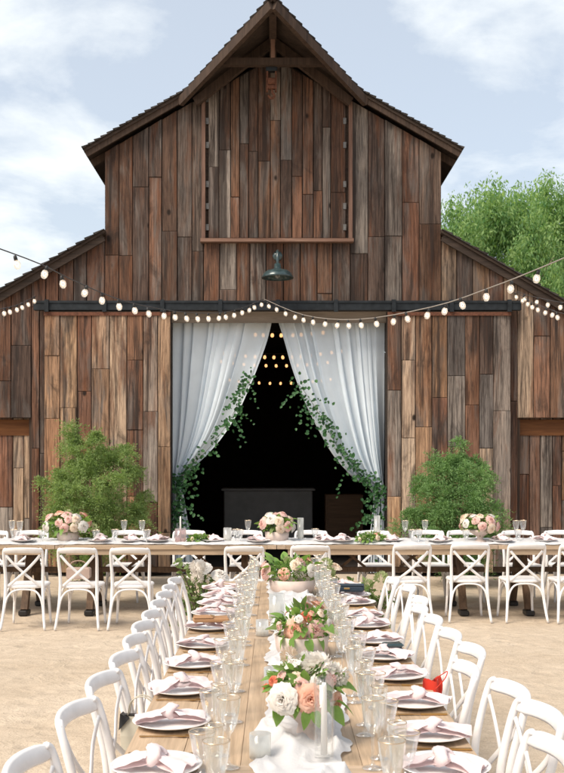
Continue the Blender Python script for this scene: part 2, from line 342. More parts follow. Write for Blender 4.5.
# ------------------------------------------------------------------ ground
def make_ground():
    xs = [-600,-200,-80,-40,-20,-10]+[-6+0.1*i for i in range(121)]+[10,20,40,80,200,600]
    ys = [-600,-200,-60,-20,-5,0]+[2+0.1*i for i in range(131)]+[18,25,40,80,200,600]
    vs = []
    for y in ys:
        for x in xs:
            near = -6.1 < x < 6.1 and 1.9 < y < 15.1
            vs.append((x, y, -0.009+0.009*fbm((x, y*1.6, 0), 1.3, 5) if near else -0.008))
    nx = len(xs); fs = [(j*nx+i, j*nx+i+1, (j+1)*nx+i+1, (j+1)*nx+i) for j in range(len(ys)-1) for i in range(nx-1)]
    b = MB(); b.add(vs, fs); o = b.build('ground', SAND, None, True); return tag(o, 'pale tan sandy ground of the yard', 'ground', kind='structure')
make_ground()

# ------------------------------------------------------------------ barn
BY = 15.0; CX = -0.03
barn = empty('barn', (CX, BY, 0), 0, 'tall weathered brown wooden barn with hay hood and wide curtained doorway', 'barn')
def bl(x): return wx(x)-CX                       # photo x on the wall plane -> barn-local x
RZ, SL = 7.93, 0.57                              # ridge height, roof slope
def z_up(x): return RZ-0.16-SL*abs(x)            # wall top, upper storey
WW, WZ, WS = 2.52, 5.13, 0.58                    # half width of the upper storey, wing roof height at it, wing slope
def z_wing(x): return WZ-0.06-WS*(abs(x)-WW)
DARKB = [(0.125,0.072,0.052),(0.15,0.082,0.055),(0.10,0.068,0.055),(0.165,0.09,0.06),(0.12,0.082,0.067),(0.18,0.105,0.07),(0.085,0.06,0.048),(0.14,0.10,0.082)]
REDB = [(0.195,0.10,0.066),(0.22,0.12,0.08),(0.18,0.095,0.065)]
TANB = [(0.40,0.29,0.205),(0.46,0.35,0.26),(0.37,0.245,0.155),(0.32,0.20,0.125),(0.29,0.17,0.10)]
GREYB = [(0.24,0.205,0.18),(0.18,0.16,0.148),(0.30,0.262,0.232)]
def pick(kind):
    r = rnd.random()
    if kind == 'up': c = rnd.choice(DARKB if r < 0.72 else REDB if r < 0.88 else GREYB)
    elif kind == 'loft': c = rnd.choice(DARKB if r < 0.72 else REDB if r < 0.84 else GREYB)
    elif kind == 'door': c = rnd.choice(TANB if r < 0.50 else DARKB if r < 0.72 else GREYB if r < 0.88 else REDB)
    elif kind == 'low': c = rnd.choice(REDB if r < 0.4 else TANB if r < 0.75 else GREYB)
    else: c = rnd.choice(DARKB if r < 0.5 else REDB if r < 0.76 else GREYB if r < 0.86 else TANB)
    k = rnd.uniform(0.8, 1.15)*{'up': 0.76, 'loft': 0.76, 'door': 1.05, 'low': 0.92}.get(kind, 0.8); return tuple(x*k for x in c)+(1,)
n_planks = [0]
def plank(parent, xa, xb, za, zb, ztop, y_back, th, kind, zbot=None):
    """one board: xa..xb wide, za up to zb (or the sloping wall top), proud by its own amount"""
    g = rnd.uniform(0.003, 0.008); c = 0.006
    y1 = y_back; y0 = y_back-th-rnd.uniform(-0.006, 0.009); tilt = rnd.uniform(-0.003, 0.003)
    za0 = za+0.0025
    zl = min(zb-0.0025, ztop(xa)) if ztop else zb-0.0025; zr = min(zb-0.0025, ztop(xb)) if ztop else zb-0.0025
    if zl-za0 < 0.05 and zr-za0 < 0.05: return
    zl = max(zl, za0+0.01); zr = max(zr, za0+0.01)
    O = [(xa+g, za0), (xb-g, za0), (xb-g, zr), (xa+g, zl)]
    I = [(xa+g+c, za0+c), (xb-g-c, za0+c), (xb-g-c, zr-c), (xa+g+c, zl-c)]
    dy = [-tilt, tilt, tilt, -tilt]
    vs = [(x, y1, z) for x, z in O]+[(x, y0+c+dy[i], z) for i, (x, z) in enumerate(O)]+[(x, y0+dy[i], z) for i, (x, z) in enumerate(I)]
    fs = [(8,9,10,11)]+[(4+i, 4+(i+1)%4, 8+(i+1)%4, 8+i) for i in range(4)]+[(i, (i+1)%4, 4+(i+1)%4, 4+i) for i in range(4)]
    b = MB(); b.add(vs, fs); o = b.build('plank', WB, parent); o.color = pick(kind); n_planks[0] += 1; return o
def columns(xa, xb, w0, w1):
    x = xa; res = []
    while x < xb-0.02:
        w_ = rnd.uniform(w0, w1)
        if xb-(x+w_) < w0*0.6: w_ = xb-x
        res.append((x, min(x+w_, xb))); x += w_
    return res
def board_wall(parent, xa, xb, z0, ztop, zmax, y_back, th, kind, w0=0.19, w1=0.27, l0=1.3, l1=3.4, skip=None):
    for a, b in columns(xa, xb, w0, w1):
        spans = [(z0, zmax)]
        top = max(ztop(a), ztop(b)) if ztop else zmax
        z = z0; first = True; last = None
        while z < min(top, zmax)-0.02:
            L = rnd.uniform(l0, l1)*(rnd.uniform(0.3, 1.0) if first else 1); first = False
            ze = z+L
            if min(top, zmax)-ze < 0.5: ze = min(top, zmax)+0.01
            o = plank(parent, a, b, z, min(ze, zmax), ztop, y_back, th, kind); z = ze
            if o:
                if last is not None and rnd.random() < 0.6: o.color = [0.72*p_+0.28*q_ for p_, q_ in zip(last, o.color)]
                last = list(o.color)
ZT = wz(307)                                     # track height
OX0, OX1 = bl(172), bl(386)                      # doorway
LX0, LX1, LZ0, LZ1 = bl(205), bl(349), wz(240), wz(62)   # loft door
# walls behind the boards (one part per wall), deep box body
def wall_poly(name, pts, y0, y1, m=WDARK):
    b = MB(); n = len(pts)
    b.add([(x, y0, z) for x, z in pts]+[(x, y1, z) for x, z in pts], [tuple(range(n)), tuple(range(2*n-1, n-1, -1))]+[(i, n+i, n+(i+1)%n, (i+1)%n) for i in range(n)])
    return b.build(name, m, barn)
DEP = 13.0; WE = 6.6                             # depth of the barn, outer wing wall
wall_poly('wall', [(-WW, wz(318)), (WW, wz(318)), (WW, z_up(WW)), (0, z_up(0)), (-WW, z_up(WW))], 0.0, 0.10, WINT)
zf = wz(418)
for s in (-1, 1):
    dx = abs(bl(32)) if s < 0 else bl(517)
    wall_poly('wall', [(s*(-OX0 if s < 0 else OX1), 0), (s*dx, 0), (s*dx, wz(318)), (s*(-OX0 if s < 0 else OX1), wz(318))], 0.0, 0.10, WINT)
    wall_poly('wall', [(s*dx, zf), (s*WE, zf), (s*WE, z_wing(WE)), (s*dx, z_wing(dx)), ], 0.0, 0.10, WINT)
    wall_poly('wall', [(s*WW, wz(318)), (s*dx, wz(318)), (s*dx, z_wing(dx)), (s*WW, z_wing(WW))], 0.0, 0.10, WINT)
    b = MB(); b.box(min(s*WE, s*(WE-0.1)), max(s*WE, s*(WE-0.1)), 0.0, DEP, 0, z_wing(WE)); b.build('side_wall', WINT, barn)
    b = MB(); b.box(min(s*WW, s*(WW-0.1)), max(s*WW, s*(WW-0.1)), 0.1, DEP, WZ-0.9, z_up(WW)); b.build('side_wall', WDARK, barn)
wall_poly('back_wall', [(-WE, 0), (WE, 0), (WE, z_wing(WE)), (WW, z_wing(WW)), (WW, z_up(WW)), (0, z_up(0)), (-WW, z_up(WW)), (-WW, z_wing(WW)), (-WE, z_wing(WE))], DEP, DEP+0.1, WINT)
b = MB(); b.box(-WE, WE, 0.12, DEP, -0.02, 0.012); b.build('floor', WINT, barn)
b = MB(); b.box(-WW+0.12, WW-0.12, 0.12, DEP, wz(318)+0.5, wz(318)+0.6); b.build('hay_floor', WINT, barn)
# boards of the front
TH = 0.028
zc = wz(307)+0.0
board_wall(barn, -WW, LX0-0.02, zc, z_up, 9, 0, TH, 'up')
board_wall(barn, LX1+0.02, WW, zc, z_up, 9, 0, TH, 'up')
board_wall(barn, LX0-0.02, LX1+0.02, zc, None, LZ0-0.05, 0, TH, 'up', l0=0.5, l1=1.4)
for s in (-1, 1):
    dx = -bl(32) if s < 0 else bl(517); jx = -bl(47) if s < 0 else bl(508)
    a, c_ = (-WE, -dx) if s < 0 else (dx, WE)
    board_wall(barn, a, c_, zf, z_wing, 9, 0, TH, 'wing')
    a, c_ = (-dx, -WW) if s < 0 else (WW, dx)
    # between stable door and upper storey: narrow boards down to the ground beside the sliding door, above it elsewhere
    board_wall(barn, a, c_, zc, z_wing, 9, 0, TH, 'wing', l0=0.7, l1=1.8)
    a, c_ = (-dx, -jx+0.03) if s < 0 else (jx-0.03, dx)
    board_wall(barn, a, c_, 0.02, None, zc, 0, TH, 'wing', w0=0.12, w1=0.2)
# sliding doors parked on either side of the doorway
for s, x0, x1 in ((-1, bl(47), OX0), (1, OX1, bl(508))):
    b = MB(); b.box(x0, x1, -0.155, -0.115, 0.06, wz(317)); d = b.build('sliding_door', WDARK, barn)
    board_wall(d, x0, x1, 0.05, None, wz(316), -0.155, TH, 'door', w0=0.2, w1=0.28, l0=0.9, l1=2.2)
    b = MB(); b.box(x0, x1, -0.205, -0.188, wz(317.5), wz(314)); b.build('top_trim', RUST, d)
# low stable doors set back in the wing walls
for s in (-1, 1):
    dx = bl(32) if s < 0 else bl(517); x0, x1 = (-WE+0.12, dx) if s < 0 else (dx, WE-0.12)
    b = MB(); b.box(x0, x1, 0.16, 0.20, 0.0, zf+0.05); d = b.build('stable_door', WDARK, barn)
    board_wall(d, x0, x1, 0.05, None, zf+0.04, 0.16, TH, 'low', w0=0.13, w1=0.27, l0=0.7, l1=1.5)
    b = MB(); b.box(min(dx, dx+s*0.05), max(dx, dx+s*0.05), 0.03, 0.158, 0, zf); b.build('door_jamb', WBEAM, barn)
    b = MB(); b.box(x0, x1, 0.11, 0.15, zf-0.26, zf-0.02); b.build('header_or_shade_strip', wood_plain('orange_shade_strip', (0.10,0.035,0.012), (0.21,0.085,0.03), 'x', 0.8), d)  # dark orange strip stands for the shade under the wall edge above
# loft door with frame and hardware
lp_ = [(LX0, LZ0), (LX1, LZ0), (LX1, z_up(LX1)-0.04), (0.25, min(LZ1, z_up(0.25)-0.04)), (-0.25, min(LZ1, z_up(0.25)-0.04)), (LX0, z_up(LX0)-0.04)]
loft = wall_poly('loft_door', lp_, -0.004, 0.02, WDARK)
for a, c_ in columns(LX0+0.05, LX1-0.05, 0.12, 0.21):
    zm = LZ0+rnd.uniform(0.6, 1.9)
    plank(loft, a, c_, LZ0+0.02, zm, None, -0.004, 0.03, 'loft'); plank(loft, a, c_, zm, LZ1, lambda x: z_up(x)-0.03, -0.004, 0.03, 'loft')
LFR = wood_plain('loft_frame_wood', (0.115,0.062,0.045), (0.24,0.145,0.11), 'z', 0.85); LFX = wood_plain('loft_sill_wood', (0.13,0.07,0.05), (0.26,0.16,0.12), 'x', 0.85)
for x in (LX0-0.045, LX1-0.01):
    b = MB(); b.box(x, x+0.055, -0.10, 0.0, LZ0-0.03, z_up(max(abs(x), abs(x+0.055)))-0.03); b.build('frame_post', LFR, loft)
b = MB(); b.box(LX0-0.06, LX1+0.06, -0.15, 0.0, LZ0-0.055, LZ0-0.005); b.build('sill', LFX, loft)
for x in (LX0+0.035, LX1-0.07):
    for zy in (100, 122, 146, 185, 207, 228):
        b = MB(); b.box(x-0.02, x+0.025, -0.052, -0.02, wz(zy)-0.045, wz(zy)+0.045); b.build('hinge_plate', STEEL, loft)
# black sliding-door rail with brackets
b = MB(); b.box(bl(37), bl(518), -0.21, -0.11, wz(312), wz(304.5)); b.box(bl(37), bl(518), -0.225, -0.10, wz(305.2), wz(303)); tr = b.build('door_rail', IRON, barn)
for i in range(9):
    x = bl(50+i*57); b = MB(); b.box(x-0.03, x+0.03, -0.24, -0.2, wz(314), wz(302)); b.build('rail_bracket', IRON, tr)
b = MB(); b.box(OX0, OX1, -0.03, 0.0, wz(323), wz(312)); b.build('header_or_shade_strip', wood_plain('pale_header', (0.16,0.125,0.095), (0.28,0.225,0.175), 'x', 0.8), barn)
# roof: long courses of shingle, their ends stepping down the gable
def course(parent, xa, za, xb, zb, ya, yb, y1, th=0.034):
    """strip of roof between two lines parallel to the ridge; ya,yb are the front ends"""
    d = Vector((xb-xa, zb-za)).normalized(); n = Vector((-d.y, d.x)); n = n if n.y > 0 else -n
    lo, hi = th*0.2, th
    vs = []
    for y0_, x, z, h in ((ya, xa, za, lo), (yb, xb, zb, hi)):
        vs += [(x, y0_, z), (x+n.x*h, y0_+rnd.uniform(-0.015, 0.015), z+n.y*h)]
    for x, z, h in ((xa, za, lo), (xb, zb, hi)): vs += [(x, y1, z), (x+n.x*h, y1, z+n.y*h)]
    bb = MB(); bb.add(vs, [(0,2,3,1),(4,5,7,6),(0,4,6,2),(1,3,7,5),(0,1,5,4),(2,6,7,3)]); return bb.build('shingle_course', WSHING, parent)
HB = 1.275                                        # half width of the hay hood at the gable
def y_front(x): return -0.22-(1.42*(1-abs(x)/HB) if abs(x) < HB else 0)
EX = 2.80
b = MB(); b.box(-0.09, 0.09, y_front(0), DEP+0.2, RZ-0.02, RZ+0.085); roof = b.build('roof', WSHING, barn)
nC = 30
for s in (-1, 1):
    # deck under the courses
    k = 0.045; pts = [(0, y_front(0)+0.03), (s*HB, y_front(HB)+0.03), (s*EX, y_front(EX)+0.03), (s*EX, DEP+0.2), (0, DEP+0.2)]
    b = MB(); n = len(pts)
    b.add([(x, y, RZ-SL*abs(x)-0.003) for x, y in pts]+[(x, y, RZ-SL*abs(x)-0.003-k) for x, y in pts], [tuple(range(n)), tuple(range(2*n-1, n-1, -1))]+[(i, n+i, n+(i+1)%n, (i+1)%n) for i in range(n)])
    b.build('roof_deck', WDARK, roof)
    for i in range(nC):
        xa, xb = EX*i/nC, EX*(i+1)/nC+0.02
        course(roof, s*xa, RZ-SL*xa, s*xb, RZ-SL*xb, y_front(xa), y_front(xb), DEP+0.2)
    # wing roof
    ex2 = WE+0.35; x0 = WW-0.02
    b = MB(); pts = [(s*x0, -0.16), (s*ex2, -0.16), (s*ex2, DEP), (s*x0, DEP)]; n = 4
    b.add([(x, y, WZ-WS*(abs(x)-WW)-0.003) for x, y in pts]+[(x, y, WZ-WS*(abs(x)-WW)-0.045) for x, y in pts], [(0,1,2,3),(7,6,5,4),(0,4,5,1),(1,5,6,2),(2,6,7,3),(3,7,4,0)])
    wr = b.build('wing_roof', WDARK, barn)
    for i in range(34):
        xa = x0+(ex2-x0)*i/34; xb = x0+(ex2-x0)*(i+1)/34+0.02
        course(wr, s*xa, WZ-WS*(xa-WW), s*xb, WZ-WS*(xb-WW), -0.19, -0.19, DEP)
    # fascia boards along the gable: straight part, hood part, wing part
    b = MB(); b.beam((s*HB, -0.15, RZ-SL*HB-0.085), (s*(EX-0.02), -0.15, RZ-SL*EX-0.08), 0.035, 0.085, (0,0,1)); b.build('fascia', WBEAM, roof)
    b = MB(); b.beam((s*0.02, y_front(0)+0.05, RZ-0.115), (s*(HB+0.10), -0.16, RZ-SL*HB-0.17), 0.07, 0.13, (0,0,1)); b.build('hood_rafter', WBEAM, roof)
    b = MB(); b.beam((s*0.02, -0.50, RZ-0.16), (s*(HB-0.12), -0.12, RZ-SL*HB-0.16), 0.06, 0.13, (0,0,1)); b.build('hood_rafter', WBEAM, roof)
    b = MB(); b.beam((s*WW, -0.11, WZ-0.10), (s*(WE+0.2), -0.11, WZ-WS*(WE+0.2-WW)-0.10), 0.03, 0.10, (0,0,1)); b.build('fascia', WDARK, wr)
    for i in range(7):                              # rafter tails under the eave
        y = 0.25+i*1.2; b = MB(); b.beam((s*(WW-0.05), y, z_up(WW)+0.06), (s*(EX-0.04), y, RZ-SL*EX-0.10), 0.06, 0.11); b.build('rafter_tail', WBEAM, roof)
b = MB(); b.beam((-0.86, -0.66, 7.42), (0.86, -0.66, 7.42), 0.10, 0.10); b.build('collar_beam', WBEAM, roof)
b = MB(); b.box(-0.03, 0.03, -0.72, -0.62, 7.47, RZ-0.05); b.build('king_post', LFR, roof)
b = MB(); b.box(-0.05, 0.05, -1.5, 0.0, RZ-0.20, RZ-0.06); b.build('ridge_beam', WBEAM, roof)
# ------------------------------------------------------------------ hoist trolley under the hood
hz = 7.36; hy = -0.60
h = empty('hay_hoist', (CX-0.02, BY+hy, 7.0), 0, 'rusty hay trolley pulley hanging under the barn peak', 'hoist')
b = MB()
for x in (-0.075, 0.05): b.box(x, x+0.025, -0.03, 0.03, 0.02, 0.37, b=0.004)
b.build('side_plate', RUST, h); b = MB(); b.box(-0.085, 0.085, -0.045, 0.045, 0.31, 0.375, b=0.008); b.build('bracket', IRON, h)
b = MB(); b.tube([(-0.05, 0, 0.17), (0.05, 0, 0.17)], 0.055, 12, smooth=1); b.build('wheel', RUST, h)
b = MB(); b.box(-0.06, 0.06, -0.035, 0.035, 0.06, 0.11, b=0.008); b.tube([(0,0,0.07),(0.02,0,-0.0),(0.045,0,-0.035),(0.0,0,-0.075),(-0.045,0,-0.03)], 0.016, 8); b.build('hook', RUST, h)
# ------------------------------------------------------------------ gooseneck barn lamp
lp = empty('barn_lamp', (wx(277.5), BY-0.40, wz(283)), 0, 'dark green enamel gooseneck lamp above the curtained doorway', 'lamp')
b = MB(); b.lathe([(0.0,0.21),(0.045,0.21),(0.052,0.145),(0.075,0.130),(0.155,0.108),(0.205,0.070),(0.225,0.030),(0.238,0.0),(0.230,0.0),(0.215,0.03),(0.195,0.065),(0.15,0.098),(0.0,0.12)], 28); b.build('lamp_shade', ENAMEL, lp, True)
b = MB(); b.tube([(0,0,0.18),(0,0,0.30),(0,0.06,0.40),(0,0.2,0.43),(0,0.36,0.40)], 0.022, 10, smooth=4); b.build('gooseneck', ENAMEL, lp, True)
b = MB(); b.lathe([(0.0,-0.36),(0.07,-0.36),(0.075,-0.375),(0.0,-0.39)], 16)
me = b.mesh('wall_plate', ENAMEL, True); o = link('wall_plate', me, lp, (0, 0, 0.40), (R(90), 0, 0))
b = MB(); b.lathe([(0.0,0.06),(0.03,0.05),(0.035,0.02),(0.0,-0.01)], 12); b.build('bulb', GLASSF, lp, True)

# ------------------------------------------------------------------ curtains in the doorway
def interp(tab, y):
    for (y0, x0), (y1, x1) in zip(tab, tab[1:]):
        if y0 <= y <= y1:
            t = (y-y0)/(y1-y0); return x0+(x1-x0)*t
    return tab[-1][1] if y > tab[-1][0] else tab[0][1]
def smooth_tab(tab, n=60):
    pts = [Vector((y, x, 0)) for y, x in tab]; res = []
    for i in range(len(pts)-1):
        p0 = pts[max(i-1,0)]; p1 = pts[i]; p2 = pts[i+1]; p3 = pts[min(i+2,len(pts)-1)]
        for k in range(8):
            t = k/8; q = 0.5*((2*p1)+(p2-p0)*t+(2*p0-5*p1+4*p2-p3)*t*t+(3*p1-p0-3*p2+p3)*t**3); res.append((q.x, q.y))
    res.append((tab[-1][0], tab[-1][1])); return res
LTAB = smooth_tab([(318,272.5),(340,267),(365,258),(390,248),(415,236),(438,221),(456,205),(470,190),(480,183),(490,181),(510,184),(540,189),(578,193)])
RT = smooth_tab([(318,277),(340,284),(365,291),(390,300),(415,311),(438,323),(456,334),(470,346),(480,357),(488,370),(500,375),(540,371),(578,369)])
CY = 0.22
def curtain(tab, outer, sgn, seed, label):
    nv, nu = 90, 260
    def outer_free(u): return 0.25+u*4
    top, bot = 316.0, 577.0
    def fn(u, v):
        y = top+(bot-top)*v
        inner = interp(tab, y); wd = abs(inner-outer); full = 100.0
        gather = 1-wd/full
        uu = u+0.045*math.sin(u*9+seed)+0.02*math.sin(u*23+seed*2)
        ph = uu*2*math.pi*10.0+seed+1.3*math.sin(uu*6.0+seed*3)
        fold_w = 1.0-0.92*max(0.0, (u-0.72)/0.28)*(1 if y < 470 else 0.3)      # inner edge hangs nearly flat
        amp = (0.05+0.085*gather)*fold_w*(0.6+0.6*nz((u*5, v*1.2, seed)))
        yy = BY+CY+amp*math.sin(ph+0.5*math.sin(v*3+seed))+0.012*math.sin(uu*67+v*4)
        sagx = 0.0
        # swag: hem of each fold sags lower towards the tie
        sag = 0.0
        if y < 486: sag = -3.0*max(0, (y-430)/56)*(u**2)*(1-u)*4
        x = outer+(inner-outer)*u
        p = at(x, y+sag, 15.0); spread = (wd/full)*min(1.0, (outer_free(u)))
        return Vector((wx(x)+0.062*spread*math.sin(ph*1.0+1.1+0.6*math.sin(uu*11+seed))*fold_w+0.012*math.sin(uu*41+seed), yy, p.z))
    b = MB(); b.grid(fn, nu, nv); o = b.build('curtain', SHEER, None, True)
    return tag(o, label, 'curtain', 'sheer curtains in the barn doorway')
curtain(LTAB, 171.5, 1, 1.3, 'sheer white curtain swept to the left side of the barn doorway')
curtain(RT, 386.5, -1, 4.1, 'sheer white curtain swept to the right side of the barn doorway')
# tie-backs are part of the garlands below

# ------------------------------------------------------------------ leaf shapes
def leaf_mesh(name, m, L=0.06, W=0.035, fold=0.25, droop=0.3, tip=1.0):
    def fn(u, v):
        s_ = u*2-1; wv = W/2*(math.sin(math.pi*min(1, (v**0.75)))**0.8 if 0 < v < 1 else 0.0)*(1-0.25*v*tip)
        return Vector((s_*wv, v*L, fold*abs(s_)*wv-droop*L*v*v))
    b = MB(); b.grid(fn, 2, 5); return b.mesh(name, m, True)
def add_leaf(b, p, d, L, W, up=None, curl=0.2, mi=0, three=False):
    d = d.normalized(); up = up or Vector((rnd.uniform(-1,1), rnd.uniform(-1,1), rnd.uniform(-0.2,1)))
    s_ = d.cross(up)
    if s_.length < 1e-4: s_ = d.orthogonal()
    s_.normalize(); n = s_.cross(d)
    if three:
        m1 = p+d*(L*0.45)+n*(curl*L*0.25)
        b.add([p, m1-s_*(W/2), p+d*L-n*(curl*L*0.1), m1+s_*(W/2)], [(0,1,2,3)], mi)
    else:
        a = p+d*(L*0.3)+n*(0.1*L*curl); c = p+d*(L*0.7)+n*(0.05*L*curl)
        b.add([p, a-s_*(W/2), c-s_*(W*0.4), p+d*L-n*(curl*L*0.3), c+s_*(W*0.4), a+s_*(W/2), a-n*W*0.12, c-n*W*0.1],
              [(0,6,1),(0,5,6),(1,6,7,2),(6,5,4,7),(2,7,3),(7,4,3)], mi)

# ------------------------------------------------------------------ ivy garlands along the curtain edges
def garland(path, label, seed):
    r = random.Random(seed)
    g = empty('garland', path[0], 0, label, 'garland', 'ivy garlands on the curtains')
    o0 = Vector(path[0]); pts = [Vector(p)-o0 for p in path]
    b = MB(); b.tube(pts, 0.0035, 6, smooth=5); b.build('stem', BARK, g, True)
    dense = []
    for i in range(len(pts)-1):
        for k in range(14): dense.append(pts[i].lerp(pts[i+1], k/14))
    b = MB()
    for i, p in enumerate(dense):
        for q in range(2):
            base = p+Vector((r.gauss(0, 0.085), -abs(r.gauss(0.03, 0.04)), r.gauss(0, 0.07)))
            d = Vector((r.gauss(0,1), r.gauss(-0.5,0.5), r.gauss(-0.4,0.8))); L = r.uniform(0.04, 0.085)
            add_leaf(b, base, d, L, L*0.7, Vector((r.gauss(0,0.5), -1, r.gauss(0.3,0.5))))
        if r.random() < 0.22:                      # loose trailing sprig
            q = p.copy(); d = Vector((r.uniform(-0.8, 0.8), -0.3, r.uniform(-0.9, 0.2))).normalized()
            for k in range(r.randint(5, 9)):
                q = q+d*0.045+Vector((0,0,-0.006*k)); L = r.uniform(0.04, 0.075)
                add_leaf(b, q, Vector((r.gauss(0,1), -0.4, r.gauss(0,0.8))), L, L*0.7, Vector((0,-1,0.3)))
    tag(b.build('leaves', IVY, g), kind='stuff')
def cur_path(tab, ys, off, dy=0.10):
    return [Vector((wx(interp(tab, y)+off), BY+CY-dy, wz(y))) for y in ys]
garland(cur_path(LTAB, (372,395,420,445,462,475,482), -4)+[Vector((wx(177), BY+0.03, wz(486))), Vector((wx(179), BY+0.03, wz(500))), Vector((wx(178), BY+0.05, wz(515))), Vector((wx(173), BY+0.03, wz(532)))],
        'green ivy garland climbing the edge of the left sheer curtain', 3)
garland([Vector((wx(298), BY+0.08, wz(383))), Vector((wx(312), BY+0.08, wz(402)))]+cur_path(RT, (430,448,462,474,482), 10)+[Vector((wx(381), BY+0.05, wz(487))), Vector((wx(377), BY+0.04, wz(502))), Vector((wx(371), BY+0.04, wz(516))), Vector((wx(376), BY+0.05, wz(534)))],
        'green ivy garland trailing down the right sheer curtain', 5)

# ------------------------------------------------------------------ inside the barn
b = MB(); b.box(-0.95, 0.75, -0.35, 0.35, 0.0, 1.12, b=0.02); b.box(-1.0, 0.80, -0.40, 0.40, 1.121, 1.16, b=0.01)
o = b.build('bar_counter', GREYC); o.location = (-0.03, 19.5, 0.012); tag(o, 'dim grey bar counter inside the dark barn', 'counter')
b = MB(); b.box(-0.36, 0.36, -0.25, 0.25, 0.0, 1.05, b=0.01); b.box(-0.3, 0.3, -0.27, -0.251, 0.1, 0.95)
o = b.build('cabinet', BROWNC); o.location = (1.32, 19.3, 0.012); tag(o, 'dark brown wooden cabinet inside the barn doorway', 'cabinet')
b = MB(); b.lathe([(0.0,0.0),(0.016,0.002),(0.03,0.02),(0.035,0.045),(0.028,0.07),(0.016,0.085),(0.0,0.086)], 12); BULBM = b.mesh('bulb', BULB, True)
b = MB(); b.lathe([(0.0,0.13),(0.012,0.13),(0.017,0.115),(0.018,0.082),(0.0,0.08)], 10); SOCKM = b.mesh('socket', BLACKP, True)
b = MB(); b.tube([(0.013*math.cos(k*0.785), 0.006*math.sin(k*1.57), 0.045+0.018*math.sin(k*0.785)) for k in range(9)], 0.0045, 6, smooth=2); FILM = b.mesh('filament', FILAM, True)
b = MB(); b.lathe([(0.0,0.0),(0.02,0.003),(0.033,0.02),(0.035,0.045),(0.028,0.07),(0.014,0.088),(0.0,0.09)], 10); BULBI = b.mesh('bulb', BULBIN, True)
def strand(pts, spacing, label, bulb, wire, group, wire_r=0.006, start=0.0, scale=1.0):
    s_ = empty('string_light', pts[0], 0, label, 'string lights', group); o0 = Vector(pts[0])
    P = [Vector(p)-o0 for p in pts]
    b = MB(); b.tube(P, wire_r, 5, smooth=4); b.build('cable', wire, s_, True)
    acc = start; prev = P[0]
    dense = []
    for i in range(len(P)-1):
        p0 = P[max(i-1,0)]; p1 = P[i]; p2 = P[i+1]; p3 = P[min(i+2,len(P)-1)]
        for k in range(40):
            t = k/40; dense.append(0.5*((2*p1)+(p2-p0)*t+(2*p0-5*p1+4*p2-p3)*t*t+(3*p1-p0-3*p2+p3)*t**3))
    for q in dense:
        acc += (q-prev).length; prev = q
        if acc >= spacing:
            acc = rnd.uniform(-0.03, 0.03)
            rot = (rnd.uniform(-0.3,0.3), rnd.uniform(-0.35,0.35), 0)
            sk = link('socket', SOCKM, s_, q+Vector((0,0,-0.125*scale)), rot, scale); bo = link('bulb', bulb, sk); bulb is BULBM and link('filament', FILM, sk)
GI = 'warm string lights inside the barn'
for D, y0, x0, x1, sag, lab in ((16.2, 331, 225, 330, 3, 'warm string lights inside the barn, topmost strand'), (18.0, 353, 205, 345, 6, 'warm string lights inside the barn, second strand down'),
                               (20.0, 362, 210, 345, 5, 'warm string lights inside the barn, third strand down'), (22.5, 380, 220, 335, 4, 'warm string lights inside the barn, lowest strand')):
    strand([at(x0, y0-sag, D), at((x0*2+x1)/3, y0, D), at((x0+2*x1)/3, y0, D), at(x1, y0-sag, D)], 0.16 if D < 19 else 0.21, lab, BULBI, WIRED, GI, 0.004, 0.0, 0.78)
# ------------------------------------------------------------------ string lights outside
GO = 'string lights strung in front of the barn'
strand([at(-8, 246, 6.89), at(40, 264, 7.6), at(79, 283, 8.3), at(128, 302, 9.375), at(187.6, 312.5, 11.15), at(231, 311, 12.9), at(264, 299, 14.72)], 0.375, 'string lights running from the upper left down to the door rail', BULBM, WIRED, GO, 0.005, 0.0, 0.8)
strand([at(264, 299, 14.72), at(304, 315, 12.9), at(357, 319.5, 11.05), at(431.6, 307, 9.225), at(492, 287, 8.13), at(542.6, 267, 7.4), at(618, 235, 6.52)], 0.39, 'string lights rising from the doorway to the upper right', BULBM, WIREM, GO, 0.005, 0.1, 0.8)
strand([at(36, 296, 14.75), at(20, 304, 13.8), at(0, 309, 12.8), at(-60, 318, 10.5)], 0.33, 'short run of string lights at the left end of the door rail', BULBM, WIRED, GO, 0.005, 0.25, 0.8)
strand([at(516, 292, 14.75), at(532, 302, 13.8), at(549, 309, 13.0), at(566, 314, 12.3), at(610, 320, 10.9)], 0.30, 'lower short run of string lights at the right end of the door rail', BULBM, WIRED, GO, 0.005, 0.25, 0.8)
strand([at(516, 291, 14.75), at(527, 295, 14.2), at(544, 299, 13.4), at(566, 303, 12.4), at(610, 305, 10.9)], 0.55, 'upper short run of string lights at the right end of the door rail', BULBM, WIRED, GO, 0.005, 0.1, 0.8)

